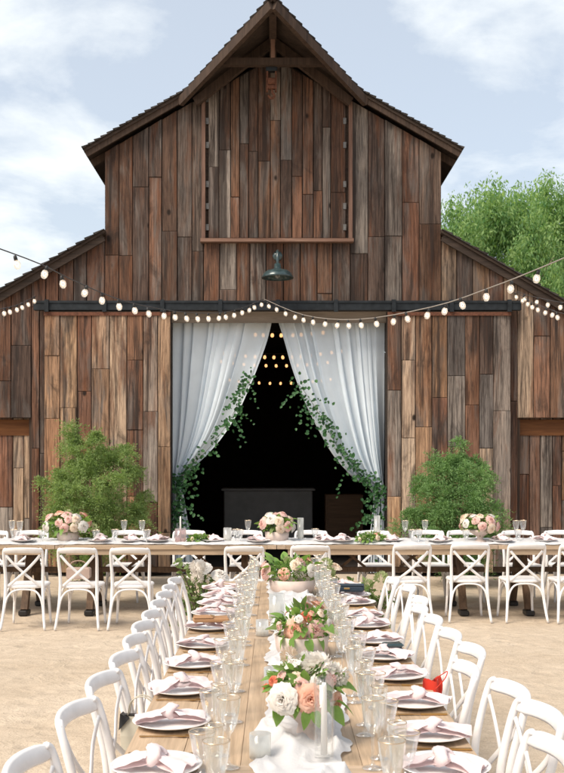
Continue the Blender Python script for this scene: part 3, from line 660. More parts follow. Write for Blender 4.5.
# ------------------------------------------------------------------ trees and shrubs
def limb(b, p, d, L, r0, depth, rr, tips):
    pts = [p]; q = p.copy(); d = d.normalized()
    for i in range(4):
        d = (d+Vector((rr.gauss(0,0.16), rr.gauss(0,0.16), rr.gauss(0.05,0.12)))).normalized(); q = q+d*(L/4); pts.append(q.copy())
    b.tube(pts, [r0*(1-0.14*i) for i in range(5)], 7, smooth=2)
    if depth == 0: tips.append((q, d)); tips.append((pts[2], d)); return
    for i in range(rr.randint(3, 4)):
        a = rr.uniform(0, 2*math.pi); dd = (d*0.75+Vector((math.cos(a), math.sin(a), rr.uniform(-0.1,0.7)))*0.75)
        limb(b, pts[rr.randint(2,4)], dd, L*rr.uniform(0.6,0.8), r0*0.5, depth-1, rr, tips)
def tree(loc, H, rad, seed, label, leaves, lsize, weep=0.6, group=None, m=TREEM, low=0.35):
    rr = random.Random(seed); t = empty('tree', loc, 0, label, 'tree', group)
    b = MB(); tips = []
    limb(b, Vector((0,0,-0.1)), Vector((0.05,0,1)), H*0.42, 0.22*H/10, 2, rr, tips); b.build('trunk', BARK, t, True)
    cl = []
    for i in range(130):
        while True:
            v = Vector((rr.uniform(-1,1), rr.uniform(-1,1), rr.uniform(-1,1)))
            if 0.25 < v.length < 1: break
        v = v*(0.75+0.3*nz(v*2.0+Vector((seed,0,0))))
        cl.append((Vector((v.x*rad, v.y*rad, H*(low+1)/2+v.z*H*(1-low)/2)), rr.uniform(0.55, 1.05)*rad*0.20))
    b = MB()
    for i in range(leaves):
        c, cr = cl[rr.randrange(len(cl))]
        v = Vector((rr.gauss(0,1), rr.gauss(0,1), rr.gauss(0,1)))*0.6
        if v.length > 1.25: v *= 1.25/v.length*rr.random()
        p = c+Vector((v.x*cr, v.y*cr, v.z*cr*(1.0+weep*0.5)-weep*cr*0.5*abs(v.x)))
        d = Vector((rr.gauss(0,0.5), rr.gauss(0,0.5), rr.gauss(0,0.5)-weep)); L = lsize*rr.uniform(0.6, 1.4)
        add_leaf(b, p, d, L, L*0.36, Vector((rr.gauss(0,1), rr.gauss(0,1), rr.gauss(0,1))), three=True)
    tag(b.build('crown', m, t), kind='stuff'); return t
GT = 'pepper trees behind the barn'
tree((5.3, 25.0, 0), 8.9, 2.5, 11, 'light green pepper tree just right of the upper barn wall', 85000, 0.11, 0.9, GT)
tree((8.1, 26.5, 0), 9.95, 2.6, 23, 'light green pepper tree between the barn wall and the right edge', 90000, 0.11, 0.9, GT)
tree((10.9, 27.5, 0), 11.4, 3.0, 31, 'tallest pepper tree, at the right edge behind the barn', 95000, 0.12, 0.9, GT)
def shrub(loc, H, rad, seed, label, m):
    rr = random.Random(seed); t = empty('shrub', loc, 0, label, 'shrub', 'shrubs in front of the barn')
    b = MB()
    cl = []
    for i in range(115):
        while True:
            v = Vector((rr.uniform(-1,1), rr.uniform(-1,1), rr.uniform(-1,1)))
            if 0.35 < v.length < 1: break
        zc_ = 0.16+0.84*(v.z*0.5+0.5)
        rz = rad*(1.0-0.20*max(0, zc_-0.6)/0.4)*(0.9+0.35*nz(v*2.5+Vector((0,seed,0))))
        cl.append((Vector((v.x*rz, v.y*rz*0.75, H*(zc_-0.05+0.08*nz((v.x*3+seed, v.y*3, 0))))), rr.uniform(0.16, 0.30)))
    for k in range(7):
        c = cl[rr.randrange(len(cl))][0]; b.tube([(rr.uniform(-0.1,0.1), rr.uniform(-0.1,0.1), -0.05), c*0.5, c*0.95], [0.025, 0.015, 0.006], 5, smooth=3)
    b.build('stem', BARK, t, True)
    b = MB()
    for c, cr in cl:
        for i in range(56):
            d = Vector((rr.gauss(0,1), rr.gauss(0,1), rr.gauss(0.45,0.9))).normalized(); p = c+d*(cr*rr.uniform(0.0,0.35)); L = cr*rr.uniform(0.4, 0.8)
            side = d.orthogonal().normalized()
            for k in range(9):
                q = p+d*(L*k/9)+Vector((0,0,-0.01*k*k/9)); a = k*2.4+rr.random(); s1 = side; s2 = d.cross(side)
                dd = d*0.8+(s1*math.cos(a)+s2*math.sin(a))*0.8; l_ = rr.uniform(0.028, 0.05)
                add_leaf(b, q, dd, l_, l_*0.3, three=True)
    tag(b.build('foliage', m, t), kind='stuff'); return t
shrub((at(91, 0, 13.6).x, 13.6, 0), 2.30, 0.78, 5, 'large green shrub left of the barn doorway', SHRUBM)
shrub((at(455, 0, 13.6).x, 13.6, 0), 1.98, 0.76, 9, 'large green shrub right of the barn doorway', SHRUBD)

# ------------------------------------------------------------------ cross-back chair
def make_chair():
    c = empty('chair')
    # seat: rounded square, slightly dished edge
    poly = []
    for k in range(28):
        t = 2*math.pi*k/28; cs, sn = math.cos(t), math.sin(t); e = 0.55
        x = math.copysign(abs(cs)**e, cs); y = math.copysign(abs(sn)**e, sn); poly.append((x*(0.205+0.018*y), y*0.205))
    b = MB(); b.prism(poly, 0.435, 0.470, b=0.010); b.build('seat', CHAIRW, c)
    for s in (-1, 1):
        b = MB(); b.tube([(s*0.222,-0.275,-0.004),(s*0.198,-0.222,0.22),(s*0.188,-0.192,0.44),(s*0.190,-0.200,0.60),(s*0.196,-0.236,0.76),(s*0.190,-0.262,0.85),(s*0.168,-0.272,0.872)],
                         [0.013,0.0155,0.0175,0.0165,0.0155,0.015,0.012], 10, smooth=4); b.build('rear_leg', CHAIRW, c, True)
        b = MB(); b.tube([(s*0.175,0.165,0.44),(s*0.180,0.178,0.25),(s*0.196,0.200,-0.004)], [0.017,0.015,0.0125], 10, smooth=4); b.build('front_leg', CHAIRW, c, True)
        # cross slat of the back
        b = MB(); b.tube([(s*0.172,-0.250,0.80),(s*0.10,-0.248,0.71),(0.0,-0.228-0.006*s,0.605),(-s*0.10,-0.208,0.515),(-s*0.165,-0.188,0.455)], [0.0145]*5, 8, smooth=4, flat=0.42, up=(0,1,0)); b.build('cross_slat', CHAIRW, c, True)
        # side brace arch
        b = MB(); b.tube([(s*0.186,0.186,0.20),(s*0.182,0.13,0.36),(s*0.182,0.03,0.418),(s*0.186,-0.08,0.415),(s*0.190,-0.17,0.35),(s*0.200,-0.224,0.21)], 0.0095, 8, smooth=4); b.build('leg_brace', CHAIRW, c, True)
    for y0, y1, x in ((0.188, 0.172, 0.186), (-0.224, -0.196, 0.196)):
        b = MB(); b.tube([(-x,y0,0.20),(-x*0.85,y0*0.97,0.34),(-x*0.45,y1,0.415),(x*0.45,y1,0.415),(x*0.85,y0*0.97,0.34),(x,y0,0.20)], 0.0105, 8, smooth=4); b.build('leg_brace', CHAIRW, c, True)
    # broad bent top rail
    b = MB(); n = 14; prof = [(-0.010,-0.029),(0.004,-0.033),(0.010,-0.024),(0.011,0.022),(0.005,0.031),(-0.006,0.032),(-0.011,0.024)]
    vs = []
    for i in range(n+1):
        t = -1+2*i/n; x = t*0.198; yb = -0.262-0.046*(1-t*t); z = 0.846+0.010*(1-t*t); k = 1-0.30*max(0, abs(t)-0.75)/0.25
        ang = 0.28
        for py, pz in prof: vs.append((x, yb+py*math.cos(ang)-pz*k*math.sin(ang), z+pz*k*math.cos(ang)+py*math.sin(ang)))
    m = len(prof); fs = [(i*m+k, (i+1)*m+k, (i+1)*m+(k+1)%m, i*m+(k+1)%m) for i in range(n) for k in range(m)]+[tuple(range(m)), tuple(n*m+k for k in range(m-1,-1,-1))]
    b.add(vs, fs); b.build('top_rail', CHAIRW, c, True)
    return c
chair0 = make_chair(); chair_used = [False]
def chair(x, y, rz, label, group):
    o = chair0 if not chair_used[0] else copy_tree(chair0); chair_used[0] = True
    o.location = (x, y, 0); o.rotation_euler = (0, 0, rz); o.scale = (1, 1, 0.945); tag(o, label, 'chair', group); return o
LEFT_D = [2.90, 3.50, 4.00, 4.46, 4.93, 5.34, 5.75, 6.20, 6.60, 6.98, 7.40]
LEFT_X = [-0.763,-0.738,-0.730,-0.712,-0.726,-0.740,-0.744,-0.752,-0.762,-0.768,-0.772]
for i, (D, x) in enumerate(zip(LEFT_D, LEFT_X)):
    a = R(rnd.uniform(3, 10))
    chair(x+0.30*math.cos(a), D+0.02-0.30*math.sin(-a)*0+0.03, R(-90)+a*-1, 'white cross-back chair, %s from the front, left row of the long table' % ORD[i], 'chairs along the long table')
RIGHT = [(3.08,0.87,4),(3.50,0.955,9),(3.86,0.93,8),(4.27,0.826,3),(4.69,0.938,6),(5.12,0.91,4),(5.60,0.896,2),(6.0,0.876,2),(6.38,0.935,3),(7.0,0.945,2),(7.43,0.885,2)]
for i, (D, x, a) in enumerate(RIGHT):
    a = R(a); chair(x+0.02-0.30*math.cos(a), D+0.03, R(90)+a, 'white cross-back chair, %s from the front, right row of the long table' % ORD[i], 'chairs along the long table')
# chairs of the cross table, near side (backs to the camera)
NEAR = [(22, 10.12, 2, 'leftmost white cross-back chair on the near side of the cross table'), (78, 10.12, -2, 'white cross-back chair, second from the left edge, near side of the cross table'), (129.5, 10.12, 1, 'white cross-back chair between the left shrub and the left chair row'),
        (243, 10.3, 3, 'white cross-back chair behind the glasses at the far left table end'), (312, 10.4, -4, 'white cross-back chair hidden behind the farthest long-table flowers'), (411, 10.55, 3, 'white cross-back chair just right of the doorway, near side of cross table'),
        (471, 10.6, -2, 'white cross-back chair in front of the rose bowl by the right shrub'), (526, 10.6, 2, 'white cross-back chair, second from the right edge, near side of cross table'), (577, 10.55, 3, 'white cross-back chair cut by the right edge, near side of cross table')]
for x, D, a, lab in NEAR:
    chair((x-275)*D/F, D+0.26, R(a), lab, 'chairs on the near side of the cross table')
FAR = [(-6, 3, 'far-side chair of the cross table at the left edge, behind glasses'), (33, 0, 'far-side chair of the cross table just left of the left rose bowl'), (128, -3, 'far-side chair of the cross table below the left shrub'), (190, 2, 'far-side chair of the cross table at the left side of the doorway'), (247, 2, 'far-side chair left of the middle rose bowl in the doorway'),
       (310, -3, 'far-side chair right of the middle rose bowl in the doorway'), (374, 2, 'far-side chair of the cross table at the right side of the doorway'), (428, 0, 'far-side chair of the cross table below the right shrub'), (462, -4, 'far-side chair just behind the right rose bowl'), (518, 3, 'far-side chair right of the right rose bowl'), (560, 0, 'far-side chair of the cross table at the right edge')]
for x, a, lab in FAR:
    chair((x-275)*12.55/F, 12.28+rnd.uniform(-0.04,0.04), R(180+a), 'white cross-back '+lab, 'chairs on the far side of the cross table')

# ------------------------------------------------------------------ tables
def farm_table(loc, rz, L, W, H, label, m, group, xbrace):
    t = empty('farm_table', loc, rz, label, 'table', group)          # length along local x
    n = 6; w_ = (W-0.0)/n
    for i in range(n):
        y0 = -W/2+i*w_; b = MB(); dz = rnd.uniform(-0.0012, 0.0012)
        b.box(-L/2+0.10, L/2-0.10, y0+0.0007, y0+w_-0.0007, H-0.042+dz, H+dz, b=0.0022); b.build('plank', m, t)
    for s in (-1, 1):
        b = MB(); b.box(min(s*L/2, s*(L/2-0.098)), max(s*L/2, s*(L/2-0.098)), -W/2, W/2, H-0.042, H+0.0005, b=0.0025); b.build('end_board', TABX if m is TABY else TABY, t)
        b = MB(); b.box(-L/2+0.12, L/2-0.12, s*(W/2-0.03)-0.012, s*(W/2-0.03)+0.012, H-0.105, H-0.045); b.build('apron', m, t)
        x = s*(L/2-0.36)
        tr = MB(); tr.box(x-0.035, x+0.035, -W/2+0.12, W/2-0.12, H-0.12, H-0.045, b=0.006); tr = tr.build('trestle', TLEG, t)
        for q in (-1, 1):
            b = MB(); b.beam((x, q*0.10, H-0.10), (x, q*(W/2-0.12), 0.05), 0.075, 0.075, (1,0,0)); b.build('leg', TLEG, tr)
            b = MB(); b.box(x-0.05, x+0.05, q*(W/2-0.12)-0.09, q*(W/2-0.12)+0.09, -0.004, 0.055, b=0.012); b.build('foot', BLACKL if xbrace else TLEG, tr)
    b = MB(); b.box(-L/2+0.05, L/2-0.05, -0.03, 0.03, H-0.345, H-0.29, b=0.005); b.build('stretcher', TLEG, t)
    if xbrace:
        for cx in (-L*0.14, L*0.14):
            for s in (-1, 1):
                b = MB(); b.beam((cx-0.14, 0.004*s, H-0.18-s*0.11), (cx+0.14, 0.004*s, H-0.18+s*0.11), 0.03, 0.03, (0,1,0)); b.build('brace', TLEG, t)
    return t
CT_Z, LT_Z = 0.78, 0.76
for i, (x0, lab) in enumerate(((-4.86,'wooden farm table at the left end of the cross row'), (-2.42,'wooden farm table of the cross row, left of centre in front of the doorway'), (0.02,'wooden farm table of the cross row, right of centre in front of the doorway'), (2.46,'wooden farm table at the right end of the cross row'))):
    farm_table((x0+1.218, 11.5, 0), 0, 2.434, 1.0, CT_Z, lab, TABX, 'farm tables of the cross row', True)
LC = 0.083
for i, (y0, lab) in enumerate(((0.60,'brown farm table at the near end of the long row'), (3.04,'brown farm table in the middle of the long row'), (5.48,'brown farm table at the far end of the long row'))):
    # long row is turned so that planks run towards the barn
    farm_table((LC, y0+1.218, 0), R(90), 2.434, 1.15, LT_Z, lab, TABX, 'farm tables of the long row', False)

# ------------------------------------------------------------------ gauze runners
def runner(name, p0, p1, z, width, wander, seed, label, nu=420, nv=40, over=None, hgt=0.035):
    a = Vector(p0); d = Vector(p1)-a; L = d.length; d.normalize(); s_ = Vector((-d.y, d.x, 0))
    def fn(u, v):
        t = u*L; q = v*2-1
        off = wander*nz((t*0.9, seed, 0.3)); wv = width/2*(1+0.28*nz((t*1.6, seed+5, 0)))
        edge = 0.05*nz((t*5, q*2+seed, 1.0))*abs(q)+0.02*nz((t*14, seed, q))
        e = q*wv+edge+off
        p = Vector((t, e*1.0, 0))
        r1 = 1-abs(noise.noise(Vector((t*3.2+0.6*nz((t*2,e*6,seed)), e*7.5+1.4*nz((t*1.3,0,seed)), seed))))
        r2 = 1-abs(noise.noise(Vector((t*9, e*15+2*nz((t*2,1,seed)), seed+3))))
        h = hgt*(max(0, r1-0.42)/0.58)**1.5+hgt*0.42*r2**3
        fall = 1-max(0, abs(q)-0.82)/0.18
        return a+d*(t+0.02*nz((t*4,e*9,seed)))+s_*e+Vector((0,0,z+0.004+h*(0.25+0.75*fall)))
    b = MB(); b.grid(fn, nu, nv); o = b.build(name, GAUZE, None, True); return tag(o, label, 'table runner')
runner('table_runner', (LC+0.05, 2.2, 0), (LC+0.02, 7.75, 0), LT_Z, 0.27, 0.08, 3.3, 'crumpled white gauze runner down the middle of the long table', 520, 44, hgt=0.038)
runner('table_runner', (-4.7, 11.36, 0), (4.8, 11.36, 0), CT_Z, 0.66, 0.05, 8.1, 'white gauze runner along the cross table in front of the barn', 520, 30, hgt=0.028)

# ------------------------------------------------------------------ tableware
def plate_mesh():
    b = MB(); b.lathe([(0.0,0.006),(0.085,0.006),(0.095,0.009),(0.136,0.021),(0.141,0.0225),(0.142,0.021),(0.136,0.0175),(0.095,0.004),(0.08,0.001),(0.0,0.001)], 40); return b.mesh('plate', CERAM, True)
PLATE = plate_mesh()
def napkin_mesh(seed, big=1.0, knot=True):
    """napkin tied in a loose knot, two fanned tails, lying along x"""
    b = MB()
    for s in (-1, 1):
        def fn(u, v, s=s):
            wd = 0.030+0.052*u**0.7; q = v*2-1
            x = s*(0.012+0.125*u*big); y = q*wd+0.02*nz((u*3, seed, s))+s*0.012*u
            z = 0.020+0.030*(1-u)**1.2+0.009*math.sin(q*4.6+seed+u*1.5)*(0.5+0.5*u)+0.010*nz((u*3, q*2, seed+s*3))-0.010*abs(q)*u
            if u > 0.9: y *= 1-0.5*(u-0.9)
            return Vector((x, y, max(z, 0.006)))
        b.grid(fn, 16, 22)
        def fn2(u, v, s=s):
            p = fn(u, v); q = v*2-1
            return Vector((p.x*0.96, p.y*0.92, max(0.002, p.z*0.35)))
        b.grid(fn2, 8, 8)
    if not knot:                                   # loosely pinched, no knot
        def fn3(u, v):
            x = (u*2-1)*0.075; q = v*2-1; h = math.exp(-(x/0.035)**2)
            return Vector((x+0.01*nz((q*3, seed, 2)), q*(0.05+0.018*nz((u*4, seed, 0))), 0.022+0.034*h*(1-0.5*q*q)+0.012*math.sin(q*6+u*5+seed)*h+0.008*nz((u*5, q*4, seed))))
        b.grid(fn3, 22, 18); return b.mesh('napkin', PINK, True)
    n, m = 26, 12                                  # the knot: a soft twisted ring
    vs = []
    for i in range(n):
        t = 2*math.pi*i/n; rr = 0.021*(1+0.25*nz((math.cos(t), math.sin(t), seed)))
        c = Vector((0.010*math.sin(2*t+seed), math.cos(t)*0.030, 0.040+math.sin(t)*0.022))
        for k in range(m):
            p = 2*math.pi*k/m+t*0.5; rad = rr*(1+0.22*math.sin(3*p+t*2))
            vs.append(c+Vector((math.sin(p)*rad*1.25, math.cos(t)*math.cos(p)*rad*0.8, math.sin(t)*math.cos(p)*rad*0.6)))
    b.add(vs, [(i*m+k, ((i+1)%n)*m+k, ((i+1)%n)*m+(k+1)%m, i*m+(k+1)%m) for i in range(n) for k in range(m)])
    return b.mesh('napkin', PINK, True)
NAPS = [napkin_mesh(1.3), napkin_mesh(4.7, 1.1), napkin_mesh(8.2, 0.95), napkin_mesh(2.9, 1.1, False), napkin_mesh(6.1, 0.95, False)]
def fork_mesh():
    b = MB(); n = 10
    def prof(t): return 0.0055 if t < 0.15 else 0.0035 if t < 0.62 else 0.0035+0.009*min(1,(t-0.62)/0.12)
    vs = []
    for i in range(n+1):
        t = i/n*0.80; x = -0.10+0.20*t; w_ = prof(t); z = 0.003+0.010*max(0,t-0.45)*(1 if t < 0.7 else 0.6)
        vs += [(x,-w_,z),(x,w_,z),(x,w_,z+0.0025),(x,-w_,z+0.0025)]
    fs = [(i*4+k,(i+1)*4+k,(i+1)*4+(k+1)%4,i*4+(k+1)%4) for i in range(n) for k in range(4)]+[(3,2,1,0)]
    b.add(vs, fs)
    for k in range(4):
        y = -0.0105+k*0.007; b.beam((0.058, y, 0.0075), (0.10, y, 0.006), 0.003, 0.0022)
    return b.mesh('fork', GOLD)
def knife_mesh():
    b = MB(); b.prism([(-0.11,-0.006),(-0.01,-0.0045),(-0.01,0.0045),(-0.11,0.006)], 0.001, 0.008, b=0.002)
    b.prism([(-0.0099,-0.004),(0.03,-0.008),(0.095,-0.008),(0.115,0.002),(0.11,0.006),(-0.0099,0.0045)], 0.003, 0.0052); return b.mesh('knife', GOLD)
FORK, KNIFE = fork_mesh(), knife_mesh()
def glass_meshes():
    def fac(t): return 0.018*math.cos(12*t)
    wine = MB(); wine.lathe([(0.0,0.003),(0.033,0.002),(0.034,0.004),(0.010,0.010),(0.0045,0.02),(0.0040,0.095),(0.007,0.106),(0.016,0.116),(0.026,0.140),(0.032,0.175),(0.0370,0.219)], 24)
    wine.lathe([(0.0355,0.219),(0.0305,0.175),(0.0245,0.141),(0.013,0.118),(0.0,0.112)], 24)
    rim1 = MB(); rim1.lathe([(0.0354,0.2188),(0.0356,0.2212),(0.0373,0.2212),(0.0371,0.2188),(0.0354,0.2188)], 24)
    flute = MB(); flute.lathe([(0.0,0.003),(0.030,0.002),(0.031,0.004),(0.008,0.009),(0.0042,0.02),(0.0042,0.078),(0.010,0.088),(0.016,0.11),(0.0225,0.16),(0.027,0.232)], 20)
    flute.lathe([(0.0256,0.232),(0.021,0.16),(0.0145,0.11),(0.0,0.086)], 20)
    rim2 = MB(); rim2.lathe([(0.0255,0.2318),(0.0256,0.2340),(0.0272,0.2340),(0.0271,0.2318),(0.0255,0.2318)], 20)
    cut = MB(); w1 = lambda t: 0.022*math.cos(10*t)
    cut.lathe([(0.0,0.002),(0.030,0.001),(0.032,0.004),(0.012,0.014),(0.008,0.030),(0.012,0.042),(0.022,0.055),(0.029,0.078),(0.036,0.112),(0.041,0.135)], 40, wob=w1)
    cut.lathe([(0.0392,0.135),(0.034,0.112),(0.027,0.079),(0.019,0.057),(0.0,0.047)], 40)
    rim3 = MB(); rim3.lathe([(0.0388,0.1348),(0.0392,0.1376),(0.0414,0.1376),(0.0414,0.1348),(0.0388,0.1348)], 40)
    return [(a.mesh(n, m, True), r_.mesh('gold_rim', GOLDR, True)) for a, r_, n, m in ((wine, rim1, 'bowl_and_stem', GLASS), (flute, rim2, 'bowl_and_stem', GLASS), (cut, rim3, 'bowl_and_foot', GLASSW))]
GM = glass_meshes()
GN = [('wine_glass','wine glass'), ('champagne_flute','flute glass'), ('goblet','water goblet')]
def put_glass(k, x, y, z, label, group, sc_=1.0):
    e = empty(GN[k][0], (x, y, z), rnd.uniform(0, 6), label, 'glass', group); e.scale = (sc_,)*3
    link('bowl', GM[k][0], e); link('rim', GM[k][1], e); return e
LEFT_S = [2.60, 3.10, 3.63, 4.13, 4.66, 5.14, 5.67, 6.16, 6.60, 6.97, 7.36]
RIGHT_S = [2.62, 3.08, 3.47, 3.92, 4.41, 4.84, 5.27, 5.74, 6.12, 6.64, 7.02, 7.52]
GD = ['stemmed wine glass', 'slim champagne flute', 'cut water goblet']
for side, S, px, tx in (('left', LEFT_S, -0.375, -1), ('right', RIGHT_S, 0.535, 1)):
    for i, D in enumerate(S):
        where = '%s setting from the front, %s side of long table' % (ORD[i], side)
        z = LT_Z+0.0015; j = lambda a=0.012: rnd.uniform(-a, a)
        if i > 0:
            cx, cy = px+j(), D+j()
            tag(link('plate', PLATE, None, (cx, cy, z), (0,0,rnd.uniform(0,6))), 'white ceramic plate at the '+where, 'plate', 'plates on the long table')
            tag(link('napkin', NAPS[rnd.randrange(5)], None, (cx+j(0.02), cy-0.01+j(0.02), z+0.016), (R(rnd.uniform(-4,4)), 0, R(rnd.uniform(-30,30)+(180 if rnd.random() < 0.5 else 0))), (0.86*rnd.uniform(0.92,1.08), 0.9*rnd.uniform(0.85,1.15), 0.85*rnd.uniform(0.8,1.15))), 'blush pink linen napkin at the '+where, 'napkin', 'napkins on the long table')
            tag(link('fork', FORK, None, (cx+j(), cy-tx*0.165*-1+j(0.006), z), (0,0,R(180 if tx > 0 else 0)+j(0.06))), 'gold fork at the '+where, 'fork', 'gold cutlery on the long table')
            tag(link('knife', KNIFE, None, (cx+j(), cy-tx*0.165+j(0.006), z), (0,0,R(180 if tx > 0 else 0)+j(0.06))), 'gold knife at the '+where, 'knife', 'gold cutlery on the long table')
        ix = px-tx*0.20
        put_glass(0, ix-tx*0.03+j(), D+0.02+j(), z, GD[0]+' at the '+where, 'glasses on the long table')
        put_glass(1, ix-tx*0.005+j(), D+0.14+j(), z, GD[1]+' at the '+where, 'glasses on the long table')
        put_glass(2, ix+tx*0.055+j(), D-0.06+j(), z, GD[2]+' at the '+where, 'glasses on the long table')

# ------------------------------------------------------------------ flowers
def rose_mesh(m, seed, layers=6, openness=1.0, ruff=0.17):
    rr = random.Random(seed); b = MB()
    for L in range(layers):
        t = L/(layers-1); n = 3+int(L*0.9); r0 = 0.05+0.34*t; r1 = 0.14+0.86*t*openness; ht = 0.86-0.36*t**1.5
        for k in range(n):
            ph = 2*math.pi*(k+0.5*(L % 2)+rr.uniform(-0.12,0.12))/n; wd = (2*math.pi/n)*(0.62+0.06*t)
            sd_ = rr.uniform(0, 50)
            def fn(u, v):
                q = u*2-1; vv = v
                ang = ph+q*wd*(0.35+0.75*math.sin(math.pi*min(0.5+0.0, 0.15+vv*0.5)))*(1-0.35*max(0, vv-0.7)/0.3*abs(q))
                rad = r0*0.55+(r1-r0*0.55)*(vv**1.25)+ruff*nz((q*2, vv*2, sd_))*vv+0.10*t*max(0, vv-0.75)*2
                z = ht*(1-(1-vv)**2.0)*(1-0.10*q*q*vv)-0.24*t*max(0, vv-0.72)/0.28*(0.6+0.4*t)+0.04*nz((q*3, vv*2, sd_+9))
                return Vector((rad*math.cos(ang), rad*math.sin(ang), z-0.28))
            b.grid(fn, 5, 5)
    return b.mesh('rose', m, True)
def pom_mesh(m, seed, n=110):
    rr = random.Random(seed); b = MB()
    for i in range(n):
        t = (i+0.5)/n; ph = i*2.39996; el = math.acos(1-1.45*t); d = Vector((math.sin(el)*math.cos(ph), math.sin(el)*math.sin(ph), math.cos(el)))
        p = d*rr.uniform(0.45, 0.6); add_leaf(b, p, (d+Vector((rr.gauss(0,0.15),rr.gauss(0,0.15),rr.gauss(0.1,0.15)))), rr.uniform(0.38,0.52), 0.30, d.cross(Vector((0.3,0.2,1)))+d*0.1, 0.5)
    return b.mesh('bloom', m, True)
ROSE = {'w': [rose_mesh(PW, 1), rose_mesh(PW, 2, 7)], 'c': [rose_mesh(PC, 3, 7, 0.9), rose_mesh(PC, 4, 6)], 'p': [rose_mesh(PP, 5, 7, 1.05), rose_mesh(PP, 6, 6)], 'b': [rose_mesh(PB, 7, 7), rose_mesh(PB, 8, 6, 0.95)], 'r': [rose_mesh(PR, 9, 5, 0.8)], 'g': [pom_mesh(PG, 10, 70)], 'W': [pom_mesh(PW, 11)], 'C': [pom_mesh(PC, 12, 90)]}
LEAVES = [leaf_mesh('leaf', LEAFA, 1.0, 0.62, 0.3, 0.35), leaf_mesh('leaf', LEAFA, 1.0, 0.5, 0.2, 0.15), leaf_mesh('leaf', LEAFB, 1.0, 0.42, 0.25, 0.2)]
def aim(o, d, roll=0.0):
    o.rotation_mode = 'QUATERNION'; q = Vector(d).normalized().to_track_quat('Z', 'Y'); o.rotation_quaternion = q @ Matrix.Rotation(roll, 4, 'Z').to_quaternion()
def flower(parent, kind, p, d, r):
    o = link('flower', rnd.choice(ROSE[kind]), parent, p, None, r); aim(o, d, rnd.uniform(0, 6)); return o
def leaf(parent, p, d, L, which=None):
    o = link('leaf', LEAVES[which if which is not None else rnd.choice((0,0,1,2))], parent, p, None, L); o.rotation_mode = 'QUATERNION'
    q = Vector(d).normalized().to_track_quat('Y', 'Z'); o.rotation_quaternion = q @ Matrix.Rotation(rnd.uniform(-0.9,0.9), 4, 'Y').to_quaternion(); return o
def compote(parent, r, h, m=BLUSHC):
    b = MB(); b.lathe([(0.0,0.0),(r*0.62,0.0),(r*0.60,0.012),(r*0.30,h*0.18),(r*0.24,h*0.38),(r*0.42,h*0.52),(r*0.86,h*0.78),(r,h),(r*0.95,h),(r*0.80,h*0.80),(0.0,h*0.58)], 32); b.build('bowl', m, parent, True)
def low_bowl(parent, r, h, m=BLUSHC):
    b = MB(); b.lathe([(0.0,0.0),(r*0.78,0.0),(r*0.92,h*0.3),(r,h),(r*0.95,h),(r*0.8,h*0.4),(0.0,h*0.35)], 32); b.build('bowl', m, parent, True)
def stuffing(parent, c, rad, n, seed):
    """small filler sprigs packed between the blooms"""
    rr = random.Random(seed); b = MB()
    for i in range(n):
        d = Vector((rr.gauss(0,1), rr.gauss(0,1), rr.gauss(0.35,0.8))).normalized(); p = Vector(c)+Vector((d.x*rad[0], d.y*rad[1], d.z*rad[2]))*rr.uniform(0.25, 0.95); L = rr.uniform(0.02, 0.045)
        add_leaf(b, p, d+Vector((rr.gauss(0,0.5),rr.gauss(0,0.5),rr.gauss(0,0.5))), L, L*0.5)
    tag(b.build('filler_greens', LEAFA, parent), kind='stuff')
def arrangement(loc, label, group, flowers, n_leaf, rad, zc, seed, lsize=(0.05, 0.09), bowl='compote', br=0.11, bh=0.14, n_auto=0, kinds='wcb', fr=(0.028,0.042), cat='flower bowl'):
    rr = random.Random(seed); e = empty('flower_bowl', loc, 0, label, cat, group)
    if bowl == 'compote': compote(e, br, bh)
    elif bowl == 'low': low_bowl(e, br, bh)
    c = Vector((0, 0, zc))
    stuffing(e, c, rad, int(260*rad[0]/0.12), seed)
    for k, dx, dy, dz, r in flowers:
        p = Vector((dx, dy, dz)); flower(e, k, p, (p-c)+Vector((0,-0.05,0.04)), r)
    placed = [Vector((dx,dy,dz)) for _, dx, dy, dz, _ in flowers]; tries = 0; made = 0
    while made < n_auto and tries < 900:
        tries += 1
        d = Vector((rr.gauss(0,1), rr.gauss(-0.35,0.9), rr.gauss(0.45,0.7))).normalized()
        if d.z < -0.25: continue
        p = c+Vector((d.x*rad[0], d.y*rad[1], d.z*rad[2]))*rr.uniform(0.82, 1.05); r = rr.uniform(*fr)
        if any((p-q).length < r*1.55 for q in placed): continue
        placed.append(p); flower(e, kinds[made % len(kinds)], p, d, r); made += 1
    for i in range(n_leaf):
        a = rr.uniform(0, 2*math.pi); el = rr.uniform(-0.45, 1.0)
        d = Vector((math.cos(a)*math.cos(el), math.sin(a)*math.cos(el), math.sin(el)))
        p = c+Vector((d.x*rad[0], d.y*rad[1], d.z*rad[2]))*rr.uniform(0.55, 0.95); leaf(e, p, d+Vector((0,0,rr.uniform(-0.5,0.25))), rr.uniform(*lsize))
    return e
GF = 'flower bowls on the tables'
def rel(x, y, D, base):                              # photo point at distance D, relative to the bowl
    p = at(x, y, D); return (p.x-base[0], p.y-base[1], p.z-base[2])
B1 = (0.105, 3.40, LT_Z+0.012)
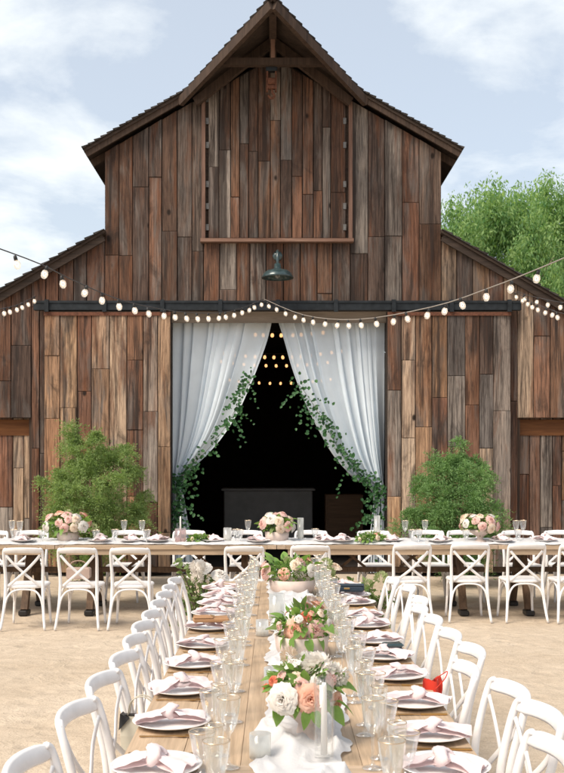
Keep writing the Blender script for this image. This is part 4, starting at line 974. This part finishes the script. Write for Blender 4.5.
F1 = [('w',)+rel(283,699,3.28,B1)+(0.052,), ('p',)+rel(310,699,3.28,B1)+(0.050,), ('r',)+rel(273,681,3.33,B1)+(0.022,), ('r',)+rel(266,688,3.36,B1)+(0.018,), ('C',)+rel(289,655,3.42,B1)+(0.034,), ('W',)+rel(318,668,3.36,B1)+(0.060,), ('W',)+rel(335,676,3.40,B1)+(0.050,),
      ('c',)+rel(296,678,3.34,B1)+(0.026,), ('b',)+rel(301,684,3.30,B1)+(0.026,), ('W',)+rel(303,662,3.44,B1)+(0.040,), ('p',)+rel(336,702,3.38,B1)+(0.036,), ('w',)+rel(300,672,3.50,B1)+(0.04,), ('b',)+rel(325,700,3.52,B1)+(0.04,), ('b',)+rel(282,690,3.52,B1)+(0.042,)]
e1 = arrangement(B1, 'nearest footed bowl of white and peach roses on the long table', GF, F1, 34, (0.125,0.12,0.08), 0.185, 31, (0.04,0.08), 'compote', 0.11, 0.14, 9, 'wbcg', (0.018,0.03))
for x, y, D, dx, dz, L in ((262,703,3.3,-0.5,-0.8,0.10),(270,692,3.32,-0.8,0.3,0.09),(268,712,3.3,-0.3,-1,0.10),(305,722,3.22,0.05,-1,0.085),(303,680,3.27,0.1,1,0.08),(345,716,3.32,0.6,-0.7,0.10),(352,708,3.34,1,-0.3,0.10),(344,690,3.38,0.8,0.4,0.085),(293,710,3.24,-0.2,-0.6,0.07),(318,722,3.22,0.3,-0.9,0.08),(262,692,3.36,-0.9,0.6,0.09)):
    p = Vector(rel(x, y, D, B1)).lerp(Vector((0, -0.03, 0.18)), 0.36); leaf(e1, p, (dx, -0.35, dz), L*0.78, 0)
B2 = (0.13, 4.86, LT_Z+0.012)
F2 = [('p',)+rel(296,630,4.78,B2)+(0.058,), ('r',)+rel(306,617,4.80,B2)+(0.036,), ('b',)+rel(316,630,4.78,B2)+(0.048,), ('w',)+rel(294,615,4.86,B2)+(0.046,), ('W',)+rel(325,618,4.90,B2)+(0.046,), ('p',)+rel(318,606,4.95,B2)+(0.040,), ('c',)+rel(283,622,4.92,B2)+(0.035,), ('b',)+rel(305,608,5.0,B2)+(0.05,), ('w',)+rel(312,600,5.02,B2)+(0.035,)]
e2 = arrangement(B2, 'bowl of peach and coral roses in the middle of the long table', GF, F2, 26, (0.15,0.14,0.085), 0.15, 32, (0.045,0.08), 'low', 0.135, 0.10, 8, 'bwcp', (0.02,0.034))
for x, y, D, dx, dz, L in ((276,628,4.8,-0.9,0.1,0.11),(280,636,4.75,-0.6,-0.8,0.10),(290,640,4.7,-0.2,-1,0.10),(310,641,4.7,0.2,-1,0.10),(322,638,4.75,0.6,-0.7,0.10),(297,604,4.85,-0.3,1,0.10),(303,600,4.9,0.2,1,0.09),(330,628,4.8,1,-0.1,0.10),(274,618,4.85,-0.9,0.5,0.09)):
    p = Vector(rel(x, y, D, B2)).lerp(Vector((0, -0.03, 0.14)), 0.25); leaf(e2, p, (dx, -0.35, dz), L*0.8, rnd.choice((0,2)))
B3 = (0.125, 7.15, LT_Z+0.01)
arrangement(B3, 'bowl of blush and white roses at the far end of the long table', GF, [('b',)+rel(266,572,7.1,B3)+(0.06,), ('W',)+rel(300,572,7.05,B3)+(0.05,), ('p',)+rel(284,574,7.05,B3)+(0.045,), ('b',)+rel(300,562,7.15,B3)+(0.05,)], 34, (0.22,0.16,0.10), 0.16, 33, (0.07,0.11), 'low', 0.17, 0.10, 9, 'bgcwp', (0.035,0.05))
arrangement((at(68,0,11.35).x, 11.35, CT_Z+0.01), 'bowl of blush and white roses in front of the left shrub', GF, [], 44, (0.29,0.18,0.15), 0.18, 34, (0.07,0.12), 'low', 0.13, 0.11, 22, 'bwpcwbg', (0.05,0.075))
arrangement((at(277,0,11.35).x, 11.35, CT_Z+0.01), 'bowl of blush roses in the middle of the cross table, before the doorway', GF, [], 26, (0.20,0.16,0.13), 0.19, 35, (0.07,0.12), 'low', 0.14, 0.12, 14, 'bwcbw', (0.055,0.08))
arrangement((at(480,0,11.35).x, 11.35, CT_Z+0.01), 'bowl of cream and pink roses in front of the right shrub', GF, [], 24, (0.22,0.17,0.12), 0.19, 36, (0.07,0.11), 'compote', 0.13, 0.14, 17, 'cwbcb', (0.045,0.075))
arrangement((at(199,0,11.2).x, 11.2, CT_Z+0.006), 'low posy of pale green leaves and buds beside the pink candles', GF, [], 26, (0.11,0.09,0.05), 0.05, 37, (0.05,0.08), None, 0, 0, 6, 'gcg', (0.025,0.035))
arrangement((at(371,0,11.15).x, 11.15, CT_Z+0.006), 'low posy of greenery and peach buds on the right of the doorway', GF, [], 30, (0.17,0.09,0.06), 0.06, 38, (0.05,0.09), None, 0, 0, 7, 'gcpg', (0.025,0.04))
# floor arrangements at the far corners of the long table
def floor_bouquet(loc, H, rad, seed, label, kinds, nf):
    rr = random.Random(seed); e = empty('floor_bouquet', loc, 0, label, 'bouquet', 'floor bouquets beside the long table')
    b = MB(); b.lathe([(0.0,-0.004),(0.10,-0.004),(0.13,0.10),(0.11,0.22),(0.10,0.22),(0.0,0.18)], 20); b.build('pot', BLUSHC, e, True)
    st = MB(); lv = MB()
    for i in range(26):
        a = rr.uniform(0, 6.28); top = Vector((math.cos(a)*rad*rr.uniform(0.3,1), math.sin(a)*rad*rr.uniform(0.3,1), H*rr.uniform(0.35,1.0))); mid = Vector((top.x*0.5, top.y*0.5, 0.2+top.z*0.5))
        st.tube([(top.x*0.1, top.y*0.1, 0.15), mid, top], 0.004, 5, smooth=4)
        for k in range(26):
            t = rr.uniform(0.15,1.08); p = Vector((top.x*0.1, top.y*0.1, 0.15)).lerp(mid, min(1,t*2)) if t < 0.5 else mid.lerp(top, (t-0.5)*2)
            L = rr.uniform(0.03, 0.07); add_leaf(lv, p, Vector((rr.gauss(0,1), rr.gauss(0,1), rr.gauss(0.2,0.7))), L, L*0.55)
    st.build('stem', BARK, e, True); tag(lv.build('leaves', LEAFB if seed % 2 else SHRUBM, e), kind='stuff')
    for i in range(nf):
        a = rr.uniform(0, 6.28); p = Vector((math.cos(a)*rad*rr.uniform(0.1,0.8), math.sin(a)*rad*rr.uniform(0.1,0.8)-0.04, H*rr.uniform(0.82,1.05))); flower(e, kinds[i % len(kinds)], p, Vector((p.x, p.y-0.1, 0.35)), rr.uniform(0.05,0.08))
floor_bouquet((-0.60, 8.35, 0), 0.86, 0.30, 51, 'leafy floor bouquet with white roses at the far left table corner', 'wWw', 7)
floor_bouquet((0.80, 8.3, 0), 0.74, 0.22, 53, 'leafy green floor bouquet at the far right table corner', 'gw', 3)
floor_bouquet((0.42, 8.5, 0), 0.84, 0.15, 55, 'pale green floor bouquet behind the far end of the long table', 'gcg', 4)

# ------------------------------------------------------------------ candles
def candle_cyl(loc, r, h, ch, label, taper=False, m=GLASS, wax=WAX, group=None, name='candle_holder'):
    e = empty(name, loc, 0, label, 'candle', group)
    b = MB(); b.lathe([(0.0,0.002),(r*0.98,0.0),(r,0.004),(r,h),(r-0.003,h),(r-0.003,0.008),(0.0,0.008)], 28); b.build('glass_cylinder', m, e, True)
    cr = 0.011 if taper else r*0.72
    b = MB(); b.lathe([(0.0,0.009),(cr,0.009),(cr*(0.75 if taper else 1),ch*0.96),(cr*0.55,ch),(0.0,ch)], 18); c = b.build('candle', wax, e, True)
    b = MB(); b.tube([(0,0,ch),(0.001,0,ch+0.006),(0.003,0,ch+0.012)], 0.0012, 5, smooth=2); b.build('wick', BLACKP, c); return e
GC = 'candles on the tables'
candle_cyl((0.155, 3.16, LT_Z+0.022), 0.032, 0.25, 0.235, 'white taper candle in a tall glass cylinder before the nearest flowers', True, GLASSC, WAX, GC, 'taper_candle')
candle_cyl((-0.048, 3.22, LT_Z+0.002), 0.035, 0.078, 0.045, 'short frosted votive candle left of the tall glass cylinder', False, GLASSF, WAX, GC, 'votive_candle')
candle_cyl((-0.015, 4.25, LT_Z+0.004), 0.032, 0.075, 0.045, 'frosted votive candle between the two nearest flower bowls', False, GLASSF, WAX, GC, 'votive_candle')
candle_cyl((-0.07, 5.45, LT_Z+0.004), 0.035, 0.085, 0.05, 'frosted votive candle left of the peach rose bowl', False, GLASSF, WAX, GC, 'votive_candle')
candle_cyl((0.01, 5.85, LT_Z+0.02), 0.045, 0.16, 0.11, 'white pillar candle glass behind the peach rose bowl', False, GLASSF, WAX, GC)
candle_cyl((-0.02, 8.0-0.25, LT_Z+0.004), 0.035, 0.12, 0.08, 'small pillar candle glass at the far end of the long table', False, GLASSF, WAX, GC)
candle_cyl((at(227.5,0,11.25).x, 11.25, CT_Z+0.008), 0.045, 0.17, 0.09, 'glass cylinder candle left of the middle rose bowl', False, GLASSF, WAX, GC)
candle_cyl((at(300.5,0,11.45).x, 11.45, CT_Z+0.008), 0.036, 0.27, 0.12, 'tall glass cylinder candle right of the middle rose bowl', False, GLASSF, WAX, GC)
candle_cyl((at(377,0,11.4).x, 11.4, CT_Z+0.008), 0.036, 0.30, 0.16, 'tall glass cylinder candle by the right curtain', False, GLASSF, WAX, GC)
b_ = candle_cyl((at(180.5,0,11.2).x, 11.2, CT_Z+0.008), 0.062, 0.165, 0.30, 'tall white taper in a wide pink glass by the left curtain', True, PGLASS, WAX, GC, 'taper_candle')
# glasses and napkins on the cross table
CG = [(12,11.4,0,'left of the left rose bowl'),(20,11.3,0,'nearest the left rose bowl, in a pair'),(14,11.2,2,'at the far left'),(42,11.2,2,'just left of the left rose bowl'),(96,11.15,2,'just right of the left rose bowl'),(115,11.25,2,'below the left shrub, left one'),(124,11.45,0,'below the left shrub, middle one'),(142,11.4,0,'below the left shrub, taller right one'),(147,11.2,2,'below the left shrub, short right one'),
      (236,11.3,2,'left of the glass cylinder before the doorway'),(248,11.45,0,'left of the middle rose bowl'),(240,11.2,2,'lowest, left of the middle rose bowl'),(315,11.35,2,'right of the middle rose bowl'),(405,11.4,0,'at the left foot of the right shrub'),(412,11.2,2,'below the right shrub, left one'),(425,11.45,0,'below the right shrub, taller one'),(419,11.25,2,'below the right shrub, right one'),(466,11.15,2,'at the left side of the right rose bowl'),
      (516,11.4,0,'right of the right rose bowl, left one'),(523,11.45,0,'right of the right rose bowl, right one'),(518,11.2,2,'low, right of the right rose bowl')]
for x, D, k, lab in CG:
    put_glass(k, at(x,0,D).x, D, CT_Z+0.012, 'gold-rimmed '+GD[k]+' on cross table, '+lab, 'glasses on the cross table', 1.08)
CN = [(22,10.98+0.2,'left end'),(100,11.2,'right of the left rose bowl'),(132,11.18,'below the left shrub'),(158,11.2,'left of the pink candle glass'),(213,11.2,'right of the low posy'),(258,11.15,'left of the middle rose bowl'),(325,11.2,'right of the middle rose bowl'),(342,11.2,'left of the greenery posy'),(392,11.2,'right of the tall glass cylinder'),(440,11.18,'left of the right rose bowl'),(502,11.18,'right of the right rose bowl'),(545,11.2,'right end')]
for i, (x, D, lab) in enumerate(CN):
    X = at(x,0,D).x
    tag(link('plate', PLATE, None, (X, D+0.02, CT_Z+0.030)), 'white plate on the cross table, '+lab, 'plate', 'plates on the cross table')
    tag(link('napkin', NAPS[i % 5], None, (X, D+0.02, CT_Z+0.047), (0,0,R(90+rnd.uniform(-30,30))), 1.0), 'pink napkin on the cross table, '+lab, 'napkin', 'napkins on the cross table')
# ------------------------------------------------------------------ guests' belongings
bag = empty('tote_bag', (-0.56, 4.22, 0.445), R(-8), 'cream canvas tote bag with black trim standing on a left-row chair', 'bag')
b = MB()
bw, bd, bh = 0.10, 0.055, 0.23
b.add([(-bw*0.85,-bd,0),(bw*0.85,-bd,0),(bw*0.85,bd,0),(-bw*0.85,bd,0),(-bw,-bd*0.8,bh*0.6),(bw,-bd*0.8,bh*0.6),(bw,bd*0.8,bh*0.6),(-bw,bd*0.8,bh*0.6),(-bw*1.02,-bd*0.25,bh),(bw*1.02,-bd*0.25,bh),(bw*1.02,bd*0.25,bh),(-bw*1.02,bd*0.25,bh)],
      [(3,2,1,0),(0,1,5,4),(1,2,6,5),(2,3,7,6),(3,0,4,7),(4,5,9,8),(5,6,10,9),(6,7,11,10),(7,4,8,11),(8,9,10,11)])
b.build('body', CREAMB, bag); bag.scale = (0.85, 0.85, 0.85)
b = MB(); b.box(-bw*1.03, bw*1.03, -bd*0.30, bd*0.30, bh+0.001, bh+0.007, b=0.003)
for s in (-1, 1): b.add([(s*bw*1.06,-bd*0.5,bh+0.012),(s*bw*0.55,-bd*0.55,bh-0.004),(s*bw*1.06,-bd*0.9,bh*0.72),(s*bw*1.06,bd*0.5,bh+0.012)], [(0,1,2),(0,2,3),(0,3,1)])
b.build('trim', BLACKL, bag)
b = MB()
for y in (-0.012, 0.014): b.tube([(-0.07,y,bh),(-0.055,y*1.2,bh+0.07),(0.0,y*1.3,bh+0.10),(0.055,y*1.2,bh+0.07),(0.07,y,bh)], 0.006, 6, smooth=4, flat=0.5)
b.build('handle', CREAMB, bag, True)
wl = empty('wallet', (-0.36, 5.62, LT_Z+0.055), R(6), 'tan leather wallet lying on a plate in the left row', 'wallet')
b = MB(); b.box(-0.10, 0.10, -0.05, 0.05, 0.0, 0.022, b=0.006); body = b.build('body', TANL, wl)
b = MB(); b.box(-0.098, 0.012, -0.052, 0.052, 0.0225, 0.028, b=0.002); b.build('flap', TANL, wl); b = MB(); b.box(0.0, 0.02, -0.012, 0.012, 0.0285, 0.032, b=0.0012); b.build('clasp', GOLD, wl)
cl = empty('clutch_bag', (0.50, 6.95, LT_Z+0.05), R(-5), 'navy clutch bag on a plate near the far right table end', 'bag')
b = MB(); b.box(-0.13, 0.12, -0.05, 0.05, 0.0, 0.04, b=0.010); b.build('body', NAVY, cl); b = MB(); b.box(-0.128, 0.118, -0.053, 0.052, 0.0402, 0.046, b=0.002); b.build('flap', NAVY, cl); b = MB(); b.box(-0.02, 0.02, -0.056, -0.0505, 0.018, 0.03, b=0.0015); b.build('clasp', GOLD, cl)
rd = empty('red_pouch', (0.645, 4.22, LT_Z-0.045), R(-52), 'red fabric pouch hanging over the right table edge', 'pouch')
b = MB()
def fnr(u, v):
    q = u*2-1; wd = 0.055*(1-0.66*v)+0.006*math.sin(v*9); return Vector((0.02+v*0.03+0.012*math.cos(q*5+v*3), q*wd, 0.085-0.17*v+0.006*math.sin(q*9)))
def fnr2(u, v):
    p = fnr(u, v); return Vector((p.x+0.022*(1-abs(u*2-1)**2), p.y, p.z))
b.grid(fnr, 12, 10); b.grid(fnr2, 12, 10); b.build('body', REDC, rd, True)
b = MB(); b.tube([(0.02,0.02,0.08),(0.035,0.05,0.10),(0.06,0.055,0.115),(0.075,0.02,0.09),(0.06,-0.02,0.05)], 0.0022, 6, smooth=5); b.build('cord', REDC, rd, True)
bk = empty('small_case', (0.57, 4.86, LT_Z+0.022), R(10), 'small dark green glasses case on the right side of the long table', 'case')
b = MB(); b.box(-0.05, 0.05, -0.035, 0.035, 0.0, 0.03, b=0.008); b.build('base', NAVY, bk); b = MB(); b.box(-0.05, 0.05, -0.035, 0.035, 0.0305, 0.05, b=0.008); b.build('lid', ENAMEL, bk)
hb = empty('handbag', (at(79,0,10.55).x, 10.52, 0.47), R(4), 'dusty pink handbag on the seat of a near-side chair at left', 'bag')
b = MB(); b.prism([(-0.12,-0.05),(0.12,-0.05),(0.13,0.05),(-0.13,0.05)], 0.0, 0.12, b=0.015); b.build('body', simple('dusty_pink_leather', (0.40,0.29,0.235), 0.55), hb)
b = MB(); b.tube([(-0.09,0,0.11),(-0.07,0,0.17),(0,0,0.19),(0.07,0,0.17),(0.09,0,0.11)], 0.006, 8, smooth=4); b.build('handle', simple('pink_handle', (0.36,0.23,0.18), 0.55), hb, True)
